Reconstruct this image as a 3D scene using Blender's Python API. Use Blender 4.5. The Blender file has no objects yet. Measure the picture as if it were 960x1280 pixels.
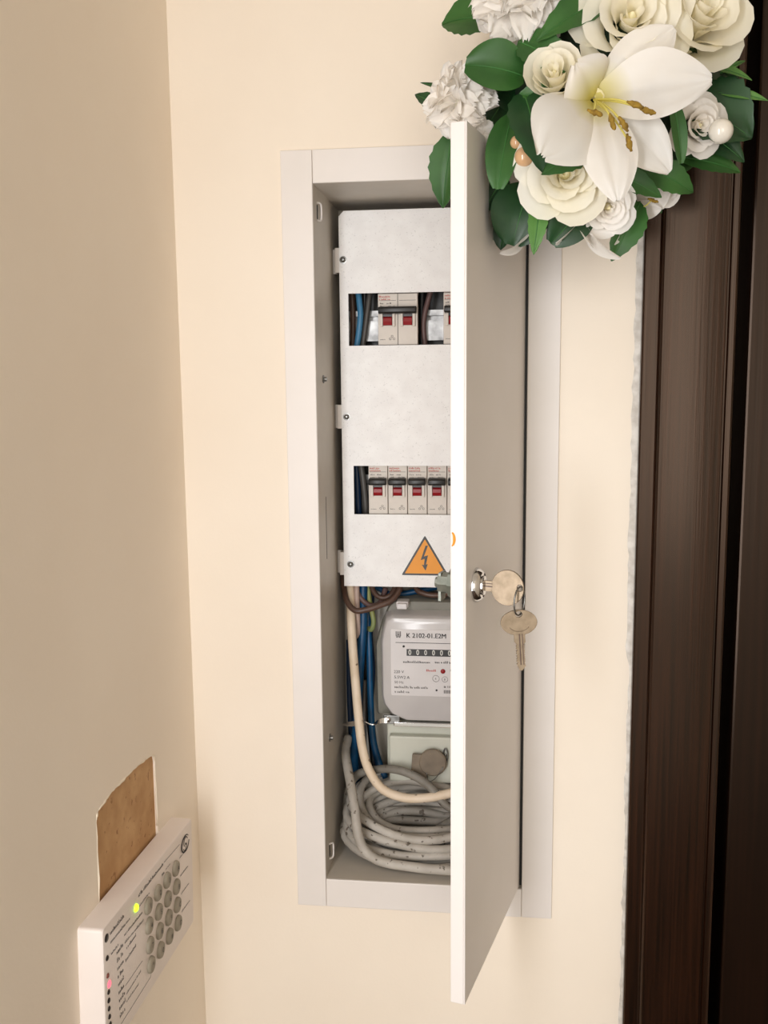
import bpy, math, random
from mathutils import Vector as V, Matrix
from mathutils.geometry import tessellate_polygon

# ------------------------------------------------------------------ camera, world, lights
S = bpy.context.scene
COL = S.collection
CAM = V((0.18653672, -0.83434276, 0.49862672))
CR = V((0.99302909, 0.1174635, -0.00977537))
CU = V((-0.00668958, 0.13896446, 0.99027477))
CF = V((-0.11767957, 0.98330626, -0.13878153))
FPX = 1185.06
cd = bpy.data.cameras.new('camera')
cam = bpy.data.objects.new('camera', cd); COL.objects.link(cam)
cd.sensor_fit = 'VERTICAL'; cd.sensor_height = 32.0; cd.lens = FPX * 32.0 / 1280.0
cd.clip_start = 0.02
cam.matrix_world = Matrix(((CR.x, CU.x, -CF.x, CAM.x), (CR.y, CU.y, -CF.y, CAM.y), (CR.z, CU.z, -CF.z, CAM.z), (0, 0, 0, 1)))
S.camera = cam

w = bpy.data.worlds.new('room_ambient'); S.world = w; w.use_nodes = True
w.node_tree.nodes['Background'].inputs[0].default_value = (1.0, 0.92, 0.80, 1)
w.node_tree.nodes['Background'].inputs[1].default_value = 0.72

def area(name, loc, target, sx, sy, power, col):
    l = bpy.data.lights.new(name, 'AREA'); l.shape = 'RECTANGLE'; l.size = sx; l.size_y = sy
    l.energy = power; l.color = col
    o = bpy.data.objects.new(name, l); COL.objects.link(o); o.location = loc
    o.rotation_euler = (V(target) - V(loc)).to_track_quat('-Z', 'Y').to_euler()
    return o
area('assumed_rear_light', (0.60, -2.8, 0.55), (0.25, 0, 0.40), 0.9, 1.3, 11, (1.0, 0.96, 0.90))  # assumed light added behind the camera, no window built; lends the casing its sheen
area('unseen_left_light', (-0.080, -0.84, 0.36), (0.14, 0, 0.34), 0.12, 0.80, 4.2, (0.98, 0.98, 1.0))  # unseen light without a fixture, placed so the door shades the right stile
vs = S.view_settings
vs.view_transform = 'Standard'; vs.look = 'None'; vs.gamma = 1.0; vs.exposure = 0.13
vs.use_curve_mapping = False
S.cycles.diffuse_bounces = 7; S.cycles.transmission_bounces = 12

# ------------------------------------------------------------------ helpers
def at(px, py, y=None, x=None, z=None):
    """world point seen at photo pixel (px,py) at the given depth"""
    d = CF + CR * ((px - 480) / FPX) + CU * ((640 - py) / FPX)
    if y is not None: t = (y - CAM.y) / d.y
    elif x is not None: t = (x - CAM.x) / d.x
    else: t = (z - CAM.z) / d.z
    return CAM + d * t

def lin(c):
    f = lambda v: v / 12.92 if v <= 0.04045 else ((v + 0.055) / 1.055) ** 2.4
    return (f(c[0] / 255), f(c[1] / 255), f(c[2] / 255), 1)

MATS = {}
def mat(name, c, rough=0.5, metal=0.0, c2=None, scale=40.0, stretch=(1, 1, 1), bump=0.0, bscale=None, spec=0.5, contrast=(0.35, 0.65),
        emit=None, estr=0.0, sss=0.0, coat=0.0, trans=0.0, aniso=0.0, detail=4.0, speck=None, speck_scale=180.0, speck_pos=0.30, tint=None):
    m = bpy.data.materials.new(name); m.use_nodes = True; MATS[name] = m
    nt = m.node_tree; N = nt.nodes; L = nt.links; b = N['Principled BSDF']
    b.inputs['Base Color'].default_value = lin(c); b.inputs['Roughness'].default_value = rough
    b.inputs['Metallic'].default_value = metal; b.inputs['Specular IOR Level'].default_value = spec
    if tint: b.inputs['Specular Tint'].default_value = (*tint, 1)
    if sss:
        b.inputs['Subsurface Weight'].default_value = sss; b.inputs['Subsurface Scale'].default_value = 0.004
    if coat: b.inputs['Coat Weight'].default_value = coat; b.inputs['Coat Roughness'].default_value = 0.12
    if trans: b.inputs['Transmission Weight'].default_value = trans
    if emit:
        b.inputs['Emission Color'].default_value = lin(emit); b.inputs['Emission Strength'].default_value = estr
    tc = N.new('ShaderNodeTexCoord'); mp = N.new('ShaderNodeMapping'); L.new(tc.outputs['Object'], mp.inputs[0])
    mp.inputs['Scale'].default_value = stretch
    nz = N.new('ShaderNodeTexNoise'); L.new(mp.outputs[0], nz.inputs['Vector']); nz.inputs['Scale'].default_value = scale
    nz.inputs['Detail'].default_value = detail
    if c2 is None: c2 = tuple(max(0, v * 0.965) for v in c)
    rp = N.new('ShaderNodeValToRGB'); L.new(nz.outputs['Fac'], rp.inputs[0])
    rp.color_ramp.elements[0].position = contrast[0]; rp.color_ramp.elements[0].color = lin(c2)
    rp.color_ramp.elements[1].position = contrast[1]; rp.color_ramp.elements[1].color = lin(c)
    out = rp.outputs[0]
    if speck:
        n2 = N.new('ShaderNodeTexNoise'); L.new(mp.outputs[0], n2.inputs['Vector']); n2.inputs['Scale'].default_value = speck_scale
        r2 = N.new('ShaderNodeValToRGB'); L.new(n2.outputs['Fac'], r2.inputs[0])
        r2.color_ramp.elements[0].position = speck_pos; r2.color_ramp.elements[0].color = (1, 1, 1, 1)
        r2.color_ramp.elements[1].position = speck_pos + 0.05; r2.color_ramp.elements[1].color = (0, 0, 0, 1)
        mx = N.new('ShaderNodeMix'); mx.data_type = 'RGBA'
        L.new(r2.outputs[0], mx.inputs[0]); L.new(out, mx.inputs[6]); mx.inputs[7].default_value = lin(speck)
        out = mx.outputs[2]
    L.new(out, b.inputs['Base Color'])
    if bump:
        bp = N.new('ShaderNodeBump'); bp.inputs['Strength'].default_value = bump; bp.inputs['Distance'].default_value = 0.001
        if bscale:
            n3 = N.new('ShaderNodeTexNoise'); L.new(mp.outputs[0], n3.inputs['Vector']); n3.inputs['Scale'].default_value = bscale
            L.new(n3.outputs['Fac'], bp.inputs['Height'])
        else: L.new(nz.outputs['Fac'], bp.inputs['Height'])
        L.new(bp.outputs[0], b.inputs['Normal'])
    return m

ORG = {}
def tag(o, label=None, cat=None, group=None, kind=None):
    if label: o['label'] = label
    if cat: o['category'] = cat
    if group: o['group'] = group
    if kind: o['kind'] = kind
    return o
def thing(name, loc, label, cat, group=None):
    o = bpy.data.objects.new(name, None); COL.objects.link(o); o.empty_display_size = 0.02
    o.location = loc; ORG[o.name] = V(loc)
    return tag(o, label, cat, group)
def copy_tree(o, parent=None):
    c = o.copy(); COL.objects.link(c)
    if parent: c.parent = parent
    ORG[c.name] = ORG[o.name]
    for ch in list(o.children): copy_tree(ch, c)
    return c

class MB:
    """collects shapes in world coordinates; build() links them as one mesh object"""
    def __init__(s): s.v = []; s.f = []; s.mi = []; s.cur = 0
    def add(s, vs, fs):
        n = len(s.v); s.v += [V(p) for p in vs]
        for f in fs: s.f.append([n + i for i in f]); s.mi.append(s.cur)
        return s
    def box(s, x0, x1, y0, y1, z0, z1):
        return s.add([(x0, y0, z0), (x1, y0, z0), (x1, y1, z0), (x0, y1, z0), (x0, y0, z1), (x1, y0, z1), (x1, y1, z1), (x0, y1, z1)],
                     [(0, 3, 2, 1), (4, 5, 6, 7), (0, 1, 5, 4), (1, 2, 6, 5), (2, 3, 7, 6), (3, 0, 4, 7)])
    def obox(s, o, a, b, c, ra, rb, rc):
        """box with corner ranges ra,rb,rc along axes a,b,c (right handed) from o"""
        o = V(o); P = []
        for k in rc:
            for (i, j) in ((0, 0), (1, 0), (1, 1), (0, 1)): P.append(o + a * ra[i] + b * rb[j] + c * k)
        return s.add(P, [(0, 3, 2, 1), (4, 5, 6, 7), (0, 1, 5, 4), (1, 2, 6, 5), (2, 3, 7, 6), (3, 0, 4, 7)])
    def prism(s, poly, a, b, c, o=(0, 0, 0), d0=0.0, d1=0.001):
        """poly of (u,v) along a,b, extruded along c from d0 to d1"""
        o = V(o); n = len(poly)
        P = [o + a * u + b * v + c * d0 for u, v in poly] + [o + a * u + b * v + c * d1 for u, v in poly]
        return s.add(P, [list(range(n))[::-1], list(range(n, 2 * n))] + [(i, (i + 1) % n, n + (i + 1) % n, n + i) for i in range(n)])
    def plate(s, polys, a, b, c, o=(0, 0, 0), d0=0.0, d1=0.001):
        """outer polygon plus holes, extruded"""
        o = V(o); tri = tessellate_polygon([[V((u, v, 0)) for u, v in p] for p in polys])
        flat = [q for p in polys for q in p]; n = len(flat)
        P = [o + a * u + b * v + c * d0 for u, v in flat] + [o + a * u + b * v + c * d1 for u, v in flat]
        F = [tuple(t) for t in tri] + [tuple(n + i for i in t) for t in tri]; k = 0
        for p in polys:
            m = len(p); F += [(k + i, k + (i + 1) % m, n + k + (i + 1) % m, n + k + i) for i in range(m)]; k += m
        return s.add(P, F)
    def loft(s, rings, cap=True):
        n = len(rings[0]); P = [p for r in rings for p in r]; F = []
        for k in range(len(rings) - 1):
            for i in range(n): F.append((k * n + i, k * n + (i + 1) % n, (k + 1) * n + (i + 1) % n, (k + 1) * n + i))
        if cap: F += [list(range(n))[::-1], list(range((len(rings) - 1) * n, len(rings) * n))]
        return s.add(P, F)
    def lathe(s, o, ax, prof, seg=20, cap=True):
        """prof = [(distance along axis, radius)]"""
        ax = V(ax).normalized(); e1 = ax.orthogonal().normalized(); e2 = ax.cross(e1); o = V(o)
        return s.loft([[o + ax * h + (e1 * math.cos(6.2832 * i / seg) + e2 * math.sin(6.2832 * i / seg)) * max(r, 1e-5) for i in range(seg)] for h, r in prof], cap)
    def tube(s, pts, r, seg=10, closed=False):
        pts = [V(p) for p in pts]; n = len(pts); rings = []; e = None
        for i, p in enumerate(pts):
            if closed: t = pts[(i + 1) % n] - pts[i - 1]
            else: t = pts[min(i + 1, n - 1)] - pts[max(i - 1, 0)]
            t.normalize()
            if e is None: e = t.orthogonal().normalized()
            e = (e - t * e.dot(t)).normalized(); g = t.cross(e)
            rr = r(i / (n - 1)) if callable(r) else r
            rings.append([p + (e * math.cos(6.2832 * k / seg) + g * math.sin(6.2832 * k / seg)) * rr for k in range(seg)])
        if closed: rings.append(rings[0]); return s.loft(rings, False)
        return s.loft(rings)
    def sphere(s, o, r, seg=20, sq=(1, 1, 1)):
        o = V(o); rings = []
        for j in range(seg // 2 + 1):
            a = math.pi * j / (seg // 2); rr = max(math.sin(a), 1e-3)
            rings.append([o + V((math.cos(6.2832 * i / seg) * rr * r * sq[0], math.sin(6.2832 * i / seg) * rr * r * sq[1], -math.cos(a) * r * sq[2])) for i in range(seg)])
        return s.loft(rings)
    def grid(s, fn, nu, nv):
        P = [fn(i / nu, j / nv) for i in range(nu + 1) for j in range(nv + 1)]; q = nv + 1
        return s.add(P, [(i * q + j, i * q + j + 1, (i + 1) * q + j + 1, (i + 1) * q + j) for i in range(nu) for j in range(nv)])
    def text(s, st, o, ux, uy, size, depth=0.0, align='LEFT', sx=1.0, bold=0.0):
        cu = bpy.data.curves.new('tmp', 'FONT'); cu.body = st; cu.size = 1.0; cu.align_x = align; cu.resolution_u = 3; cu.offset = bold
        ob = bpy.data.objects.new('tmp', cu); COL.objects.link(ob)
        me = bpy.data.meshes.new_from_object(ob.evaluated_get(bpy.context.evaluated_depsgraph_get()))
        o = V(o); s.add([o + ux * (p.co.x * size * sx) + uy * (p.co.y * size) for p in me.vertices], [list(p.vertices) for p in me.polygons])
        bpy.data.objects.remove(ob); bpy.data.curves.remove(cu); bpy.data.meshes.remove(me)
        return s
    def scrawl(s, o, ux, uy, length, h, seed=0, gap=0.35):
        """a run of print too small to read: little strokes"""
        r = random.Random(seed); o = V(o); u = 0
        while u < length:
            wd = h * r.uniform(0.25, 0.6); hh = h * r.choice((0.65, 0.65, 0.7, 1.0)); q = r.random()
            def bx(u0, u1, v0, v1):
                s.add([o + ux * u0 + uy * v0, o + ux * u1 + uy * v0, o + ux * u1 + uy * v1, o + ux * u0 + uy * v1], [(0, 1, 2, 3)])
            t = h * 0.17
            bx(u, u + t, 0, hh)
            if q < 0.6: bx(u + wd - t, u + wd, 0, hh * 0.8)
            if q > 0.25: bx(u + t, u + wd, hh * 0.65 - t, hh * 0.65)
            if q > 0.5: bx(u + t, u + wd, 0, t)
            u += wd + h * 0.2
            if r.random() < 0.12: u += h * gap
        return s
    def build(s, name, m, parent=None, smooth=False, bevel=0.0, auto=None):
        me = bpy.data.meshes.new(name); o = bpy.data.objects.new(name, me); COL.objects.link(o)
        org = V((0, 0, 0))
        if parent is not None: org = ORG[parent.name]; o.parent = parent
        ORG[o.name] = org
        me.from_pydata([tuple(p - org) for p in s.v], [], s.f)
        for mm in (m if isinstance(m, (list, tuple)) else [m]): me.materials.append(MATS[mm])
        me.polygons.foreach_set('material_index', s.mi)
        import bmesh
        bm = bmesh.new(); bm.from_mesh(me); bmesh.ops.recalc_face_normals(bm, faces=bm.faces); bm.to_mesh(me); bm.free()
        if smooth:
            me.polygons.foreach_set('use_smooth', [True] * len(me.polygons))
            if auto: me.set_sharp_from_angle(angle=math.radians(auto))
        if bevel:
            b = o.modifiers.new('bevel', 'BEVEL'); b.width = bevel; b.segments = 2; b.limit_method = 'ANGLE'; b.angle_limit = 0.6
        me.update()
        return o
    def free(s, name, m, label, cat, group=None, smooth=False, auto=None, bevel=0.0):
        """a top-level thing that is one mesh, origin at its lowest middle"""
        o = V((sum(p.x for p in s.v) / len(s.v), sum(p.y for p in s.v) / len(s.v), min(p.z for p in s.v)))
        s.v = [p - o for p in s.v]
        ob = s.build(name, m, None, smooth, bevel, auto); ob.location = o; ORG[ob.name] = o
        return tag(ob, label, cat, group)
    def structure(s, name, m, **k):
        return tag(s.build(name, m, None, **k), kind='structure')

def spline(pts, n=8):
    pts = [V(p) for p in pts]; out = []
    P = [pts[0] * 2 - pts[1]] + pts + [pts[-1] * 2 - pts[-2]]
    for i in range(1, len(P) - 2):
        a, b, c, d = P[i - 1], P[i], P[i + 1], P[i + 2]
        for k in range(n):
            t = k / n
            out.append(0.5 * ((2 * b) + (c - a) * t + (2 * a - 5 * b + 4 * c - d) * t * t + (3 * b - a - 3 * c + d) * t ** 3))
    out.append(pts[-1]); return out

X, Y, Z = V((1, 0, 0)), V((0, 1, 0)), V((0, 0, 1))
F_ = -Y      # out of the back wall, towards the viewer

# ------------------------------------------------------------------ materials
mat('cream_paint', (246, 236, 222), 0.75, c2=(243, 232, 217), scale=6, bump=0.08, bscale=350, spec=0.25)
mat('ceiling_paint', (240, 236, 228), 0.8)
mat('floor_board', (76, 51, 34), 0.5, c2=(56, 36, 23), scale=6, stretch=(1, 12, 1))
mat('white_powder', (235, 230, 227), 0.38, c2=(232, 227, 223), scale=15, bump=0.03, bscale=900)
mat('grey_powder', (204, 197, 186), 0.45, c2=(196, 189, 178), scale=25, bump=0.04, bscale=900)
mat('cover_enamel', (250, 250, 250), 0.42, c2=(243, 242, 242), scale=60, bump=0.12, bscale=1500, speck=(226, 226, 226), speck_scale=700, speck_pos=0.30)
mat('zinc', (160, 160, 158), 0.36, 1.0, c2=(120, 120, 118), scale=120)
mat('rail_steel', (176, 176, 176), 0.42, 1.0, c2=(128, 128, 128), scale=90)
mat('chrome', (225, 225, 226), 0.08, 1.0)
mat('key_nickel', (152, 136, 116), 0.46, 0.85, c2=(132, 117, 98), scale=150, bump=0.05)
mat('lock_zamak', (150, 154, 146), 0.40, 0.8, c2=(128, 134, 126), scale=120)
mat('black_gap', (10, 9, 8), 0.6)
mat('black_plastic', (26, 25, 24), 0.35)
mat('breaker_plastic', (222, 214, 205), 0.45, c2=(214, 206, 197), scale=60)
mat('red_plastic', (150, 20, 28), 0.35)
mat('print_red', (198, 62, 48), 0.6)
mat('print_black', (38, 36, 35), 0.6)
mat('print_grey', (96, 92, 88), 0.6)
mat('sticker_orange', (246, 160, 30), 0.45)
mat('meter_base', (132, 130, 120), 0.5, c2=(118, 116, 106), scale=40)
mat('meter_cover', (205, 202, 202), 0.22, c2=(196, 193, 193), scale=18, coat=0.4)
mat('meter_plate', (222, 219, 220), 0.45, c2=(216, 213, 214), scale=30)
mat('terminal_plastic', (206, 208, 196), 0.45, c2=(198, 200, 188), scale=30)
mat('seal_brown', (134, 122, 106), 0.6, c2=(118, 106, 92), scale=80, bump=0.2, bscale=300)
mat('digit_white', (235, 235, 230), 0.5)
mat('cable_grey', (190, 185, 177), 0.55, c2=(166, 160, 151), scale=45, speck=(104, 95, 85), speck_scale=160, speck_pos=0.31)
mat('cable_dark_grey', (140, 136, 128), 0.55, c2=(112, 108, 100), scale=45, speck=(90, 82, 74), speck_scale=160, speck_pos=0.32)
mat('cable_beige', (234, 217, 195), 0.5, c2=(222, 202, 176), scale=40, speck=(140, 116, 88), speck_scale=120, speck_pos=0.29)
mat('cable_pink', (190, 166, 154), 0.5)
mat('wire_blue', (12, 82, 126), 0.4, c2=(8, 64, 102), scale=60)
mat('wire_light_blue', (70, 132, 172), 0.4)
mat('wire_navy', (24, 50, 84), 0.4)
mat('wire_brown', (92, 68, 56), 0.4, c2=(78, 56, 46), scale=60)
mat('wire_mauve', (112, 86, 82), 0.45)
mat('wire_black', (30, 29, 29), 0.4)
mat('wire_grey', (84, 80, 76), 0.45)
mat('wire_green', (126, 142, 96), 0.45, c2=(176, 172, 96), scale=30, stretch=(1, 1, 0.3))
mat('door_wood', (42, 21, 10), 0.25, c2=(11, 5, 2), scale=150, stretch=(3.2, 3.2, 0.05), bump=0.12, contrast=(0.3, 0.72), detail=6, spec=0.5, tint=(1.0, 0.74, 0.58))
mat('leaf_wood', (26, 13, 7), 0.28, c2=(15, 7, 4), scale=70, stretch=(3, 3, 0.06), bump=0.1, detail=6, spec=0.35, tint=(1.0, 0.74, 0.58))
mat('caulk', (226, 222, 216), 0.8, c2=(196, 190, 182), scale=120, bump=0.4)
mat('brown_board', (204, 164, 118), 0.85, c2=(184, 142, 96), scale=45, bump=0.25, bscale=140, speck=(156, 114, 76), speck_scale=150, speck_pos=0.30)
mat('paper_edge', (238, 226, 206), 0.85)
mat('keypad_white', (232, 222, 216), 0.42, c2=(229, 219, 213), scale=30)
mat('key_rubber', (158, 150, 134), 0.6, c2=(150, 142, 126), scale=60)
mat('led_green', (150, 220, 30), 0.3, emit=(180, 255, 40), estr=2.2)
mat('led_red', (230, 90, 100), 0.3, emit=(255, 90, 110), estr=1.6)
mat('led_dim', (120, 62, 52), 0.4)
mat('led_off', (34, 26, 22), 0.3)
def petal(name, c, c2, tr=0.35):
    """thin petal: diffuse front, light also passing through from behind"""
    m = bpy.data.materials.new(name); m.use_nodes = True; MATS[name] = m
    nt = m.node_tree; N = nt.nodes; L = nt.links; N.remove(N['Principled BSDF'])
    tc = N.new('ShaderNodeTexCoord'); nz = N.new('ShaderNodeTexNoise'); L.new(tc.outputs['Object'], nz.inputs['Vector']); nz.inputs['Scale'].default_value = 30
    rp = N.new('ShaderNodeValToRGB'); L.new(nz.outputs['Fac'], rp.inputs[0])
    rp.color_ramp.elements[0].position = 0.35; rp.color_ramp.elements[0].color = lin(c2); rp.color_ramp.elements[1].position = 0.65; rp.color_ramp.elements[1].color = lin(c)
    d = N.new('ShaderNodeBsdfDiffuse'); t_ = N.new('ShaderNodeBsdfTranslucent'); g_ = N.new('ShaderNodeBsdfGlossy'); g_.inputs['Roughness'].default_value = 0.5
    L.new(rp.outputs[0], d.inputs[0]); L.new(rp.outputs[0], t_.inputs[0])
    m1 = N.new('ShaderNodeMixShader'); m1.inputs[0].default_value = tr; L.new(d.outputs[0], m1.inputs[1]); L.new(t_.outputs[0], m1.inputs[2])
    m2 = N.new('ShaderNodeMixShader'); m2.inputs[0].default_value = 0.03; L.new(m1.outputs[0], m2.inputs[1]); L.new(g_.outputs[0], m2.inputs[2])
    L.new(m2.outputs[0], N['Material Output'].inputs['Surface'])
petal('petal_white', (254, 252, 249), (251, 247, 241))
def lily_petal(throat_local):
    petal('petal_lily', (254, 252, 249), (251, 247, 241))
    nt = MATS['petal_lily'].node_tree; N = nt.nodes; L = nt.links
    rp = next(n for n in N if n.type == 'VALTORGB'); tc = next(n for n in N if n.type == 'TEX_COORD')
    vd = N.new('ShaderNodeVectorMath'); vd.operation = 'DISTANCE'; L.new(tc.outputs['Object'], vd.inputs[0]); vd.inputs[1].default_value = throat_local
    mr = N.new('ShaderNodeMapRange'); L.new(vd.outputs['Value'], mr.inputs[0]); mr.inputs[1].default_value = 0.004; mr.inputs[2].default_value = 0.026
    mx = N.new('ShaderNodeMix'); mx.data_type = 'RGBA'; L.new(mr.outputs[0], mx.inputs[0]); mx.inputs[6].default_value = lin((226, 216, 128)); L.new(rp.outputs[0], mx.inputs[7])
    for n in N:
        if n.type in ('BSDF_DIFFUSE', 'BSDF_TRANSLUCENT'): L.new(mx.outputs[2], n.inputs[0])
petal('petal_cream', (254, 251, 240), (252, 247, 228))
mat('petal_core', (244, 236, 196), 0.6)
mat('leaf_dark', (32, 74, 36), 0.40, c2=(22, 57, 28), scale=35, bump=0.15, bscale=120)
mat('leaf_mid', (54, 102, 42), 0.46, c2=(40, 84, 33), scale=35, bump=0.15, bscale=120)
mat('leaf_light', (92, 140, 68), 0.45, c2=(74, 122, 54), scale=35, bump=0.15, bscale=120)
mat('leaf_rib', (58, 112, 52), 0.5)
mat('lily_yellow', (222, 210, 110), 0.5)
mat('anther', (160, 128, 44), 0.85, c2=(118, 90, 26), scale=300, bump=0.6)
mat('pearl_white', (240, 234, 222), 0.18, coat=0.7)
mat('pearl_peach', (220, 176, 132), 0.2, coat=0.7)
mat('berry', (104, 84, 36), 0.4)
mat('foam_green', (24, 48, 26), 0.9, c2=(16, 34, 18), scale=90, bump=0.6)
mat('ribbon', (60, 110, 56), 0.5)

# ------------------------------------------------------------------ the setting
FL, CE, LW, LE = -1.15, 1.45, -0.0962, -0.74      # floor, ceiling, left wall and the corner where it ends
CW, CH, IL, IB = 0.240, 0.6937, 0.0278, 0.0278       # cabinet frame size, border widths
ox0, ox1, oz0, oz1 = IL, CW - IL, IB, CH - IB         # clear opening
DX0, DX1, DZ = 0.345, 1.30, 0.92                      # doorway in the back wall
b = MB()
for r in ((LW - 0.1, ox0 - 0.004, FL, CE), (ox1 + 0.004, DX0, FL, CE), (ox0 - 0.004, ox1 + 0.004, FL, oz0 - 0.004), (ox0 - 0.004, ox1 + 0.004, oz1 + 0.004, CE),
          (DX0, DX1, DZ, CE), (DX1, 1.45, FL, CE)):
    b.box(r[0], r[1], 0, 0.20, r[2], r[3])
b.structure('wall_back', 'cream_paint')
b = MB(); b.box(-1.5, 1.45, -3.0, 0.2, FL - 0.05, FL); b.structure('floor', 'floor_board')
b = MB(); b.box(1.45, 1.55, -3.0, 0.2, FL, CE); b.structure('wall_right', 'cream_paint')
b = MB(); b.box(-1.5, 1.45, -3.0, 0.2, CE, CE + 0.05); b.structure('ceiling', 'ceiling_paint')

# left wall: a thin papered skin with a cut-out that bares brown board
hole = [(-0.2265, 0.055), (-0.2245, 0.1223), (-0.2222, 0.186), (-0.2210, 0.1915), (-0.2165, 0.1938), (-0.1969, 0.1961), (-0.1761, 0.1963),
        (-0.145, 0.1954), (-0.1214, 0.1930), (-0.1062, 0.1895), (-0.1044, 0.1831), (-0.1050, 0.1154), (-0.1060, 0.055)]
b = MB(); b.plate([[(LE, FL), (0.0, FL), (0.0, CE), (LE, CE)], hole], Y, Z, X, (LW, 0, 0), -0.0022, 0.0)
b.box(LW - 0.1, LW - 0.0045, LE, 0.0, FL, CE)
wl = b.structure('wall_left', 'cream_paint')
b = MB(); b.box(LW - 0.0045, LW - 0.0020, -0.235, -0.095, 0.045, 0.202); b.build('exposed_board', 'brown_board', wl)
rr = random.Random(4); rim = []
for i in range(1, len(hole) - 2):
    for k in range(6):
        t = k / 6; p = [hole[i][j] * (1 - t) + hole[i + 1][j] * t for j in (0, 1)]
        rim.append(V((LW - 0.0003 + rr.uniform(-2e-4, 2e-4), p[0] + rr.uniform(-4e-4, 4e-4), p[1] + rr.uniform(-4e-4, 4e-4))))
b = MB(); b.tube(rim, lambda t: 0.0007 + 0.0004 * math.sin(t * 40), 6); b.build('torn_paper_edge', 'paper_edge', wl, smooth=True)

# door casing: extruded moulding profile
prof = [(0.3066, 0.0), (0.3066, -0.0075), (0.3078, -0.0088), (0.3190, -0.0098), (0.3198, -0.0108), (0.3202, -0.0124), (0.3210, -0.0140), (0.3222, -0.0150), (0.3300, -0.0158), (0.345, -0.0165),
        (0.360, -0.0162), (0.3722, -0.0152), (0.3732, -0.0128), (0.3742, -0.0128), (0.3752, -0.0150), (0.3790, -0.0155), (0.3806, -0.0148), (0.3812, -0.013),
        (0.3812, 0.020), (0.345, 0.020), (0.345, 0.0)]
b = MB(); b.prism(prof, X, Y, Z, (0, 0, 0), FL, DZ + 0.04); b.structure('trim_1', 'door_wood', smooth=True, auto=28)
b = MB(); b.box(0.345, DX1 + 0.03, -0.0155, 0.0, DZ - 0.03, DZ + 0.045); b.structure('trim_2', 'door_wood', bevel=0.003)
b = MB(); b.box(DX1 - 0.04, DX1 + 0.035, -0.0155, 0.0, FL, DZ - 0.03); b.structure('trim_3', 'door_wood', bevel=0.003)
b = MB(); b.box(0.345, 0.386, 0.020, 0.12, FL, DZ); b.box(0.386, 0.430, 0.047, 0.12, FL, DZ); b.box(DX1 - 0.04, DX1, 0.0, 0.12, FL, DZ); b.box(DX1 - 0.08, DX1 - 0.04, 0.047, 0.12, FL, DZ); b.box(0.386, DX1 - 0.04, 0.047, 0.12, DZ - 0.08, DZ); b.structure('door_frame', 'leaf_wood')
rr = random.Random(2); b = MB()
ys = [FL + (DZ + 0.04 - FL) * i / 260 for i in range(261)]
R = []
for z in ys:
    q = 0.0022 + rr.uniform(-0.0011, 0.0011)
    if z > 0.25: q += 0.0028
    R.append([V((0.3068 - q - 0.001, 0.0002, z)), V((0.3068 - q * 0.6, -0.0012, z)), V((0.3072, -0.0022, z)), V((0.3072, 0.0002, z))])
b.loft(R); b.structure('trim_4', 'caulk')
b = MB(); b.box(0.3945, DX1 - 0.042, 0.000, 0.045, FL + 0.005, DZ - 0.035)
dr = b.structure('door_1', 'leaf_wood', bevel=0.0022)
for (x0, x1, z0, z1) in ((0.52, 1.13, -0.05, 0.75), (0.52, 1.13, -1.0, -0.2)):
    b = MB(); b.prism([(x0, z0), (x1, z0), (x1, z1), (x0, z1)], X, Z, F_, (0, 0, 0), -0.001, 0.006); b.build('raised_panel', 'leaf_wood', dr, bevel=0.004)

# ------------------------------------------------------------------ flush electrical cabinet
cab = thing('electrical_cabinet', (CW / 2, 0, 0), 'tall white metal electrical cabinet with open door, recessed in the cream wall', 'cabinet')
FT = -0.0020
g = 0.00015
for (x0, x1) in ((0, IL - g), (ox1 + g, CW)):
    b = MB(); b.box(x0, x1, FT, 0.0, 0, CH); b.build('frame_stile', 'white_powder', cab, bevel=0.0007)
for (z0, z1) in ((0, IB), (oz1, CH)):
    b = MB(); b.box(IL + g, ox1 - g, FT, 0.0, z0, z1); b.build('frame_rail', 'white_powder', cab, bevel=0.0007)
BK = 0.135
t = 0.0012
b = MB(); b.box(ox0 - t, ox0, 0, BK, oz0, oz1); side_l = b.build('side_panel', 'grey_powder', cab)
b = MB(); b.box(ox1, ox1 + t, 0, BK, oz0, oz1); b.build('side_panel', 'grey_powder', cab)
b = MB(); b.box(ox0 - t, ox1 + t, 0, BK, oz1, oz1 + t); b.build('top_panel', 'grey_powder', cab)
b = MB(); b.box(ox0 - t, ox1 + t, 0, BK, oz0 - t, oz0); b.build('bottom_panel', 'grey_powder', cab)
b = MB(); b.box(ox0 - t, ox1 + t, BK, BK + t, oz0 - t, oz1 + t); b.build('back_panel', 'grey_powder', cab)
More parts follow.
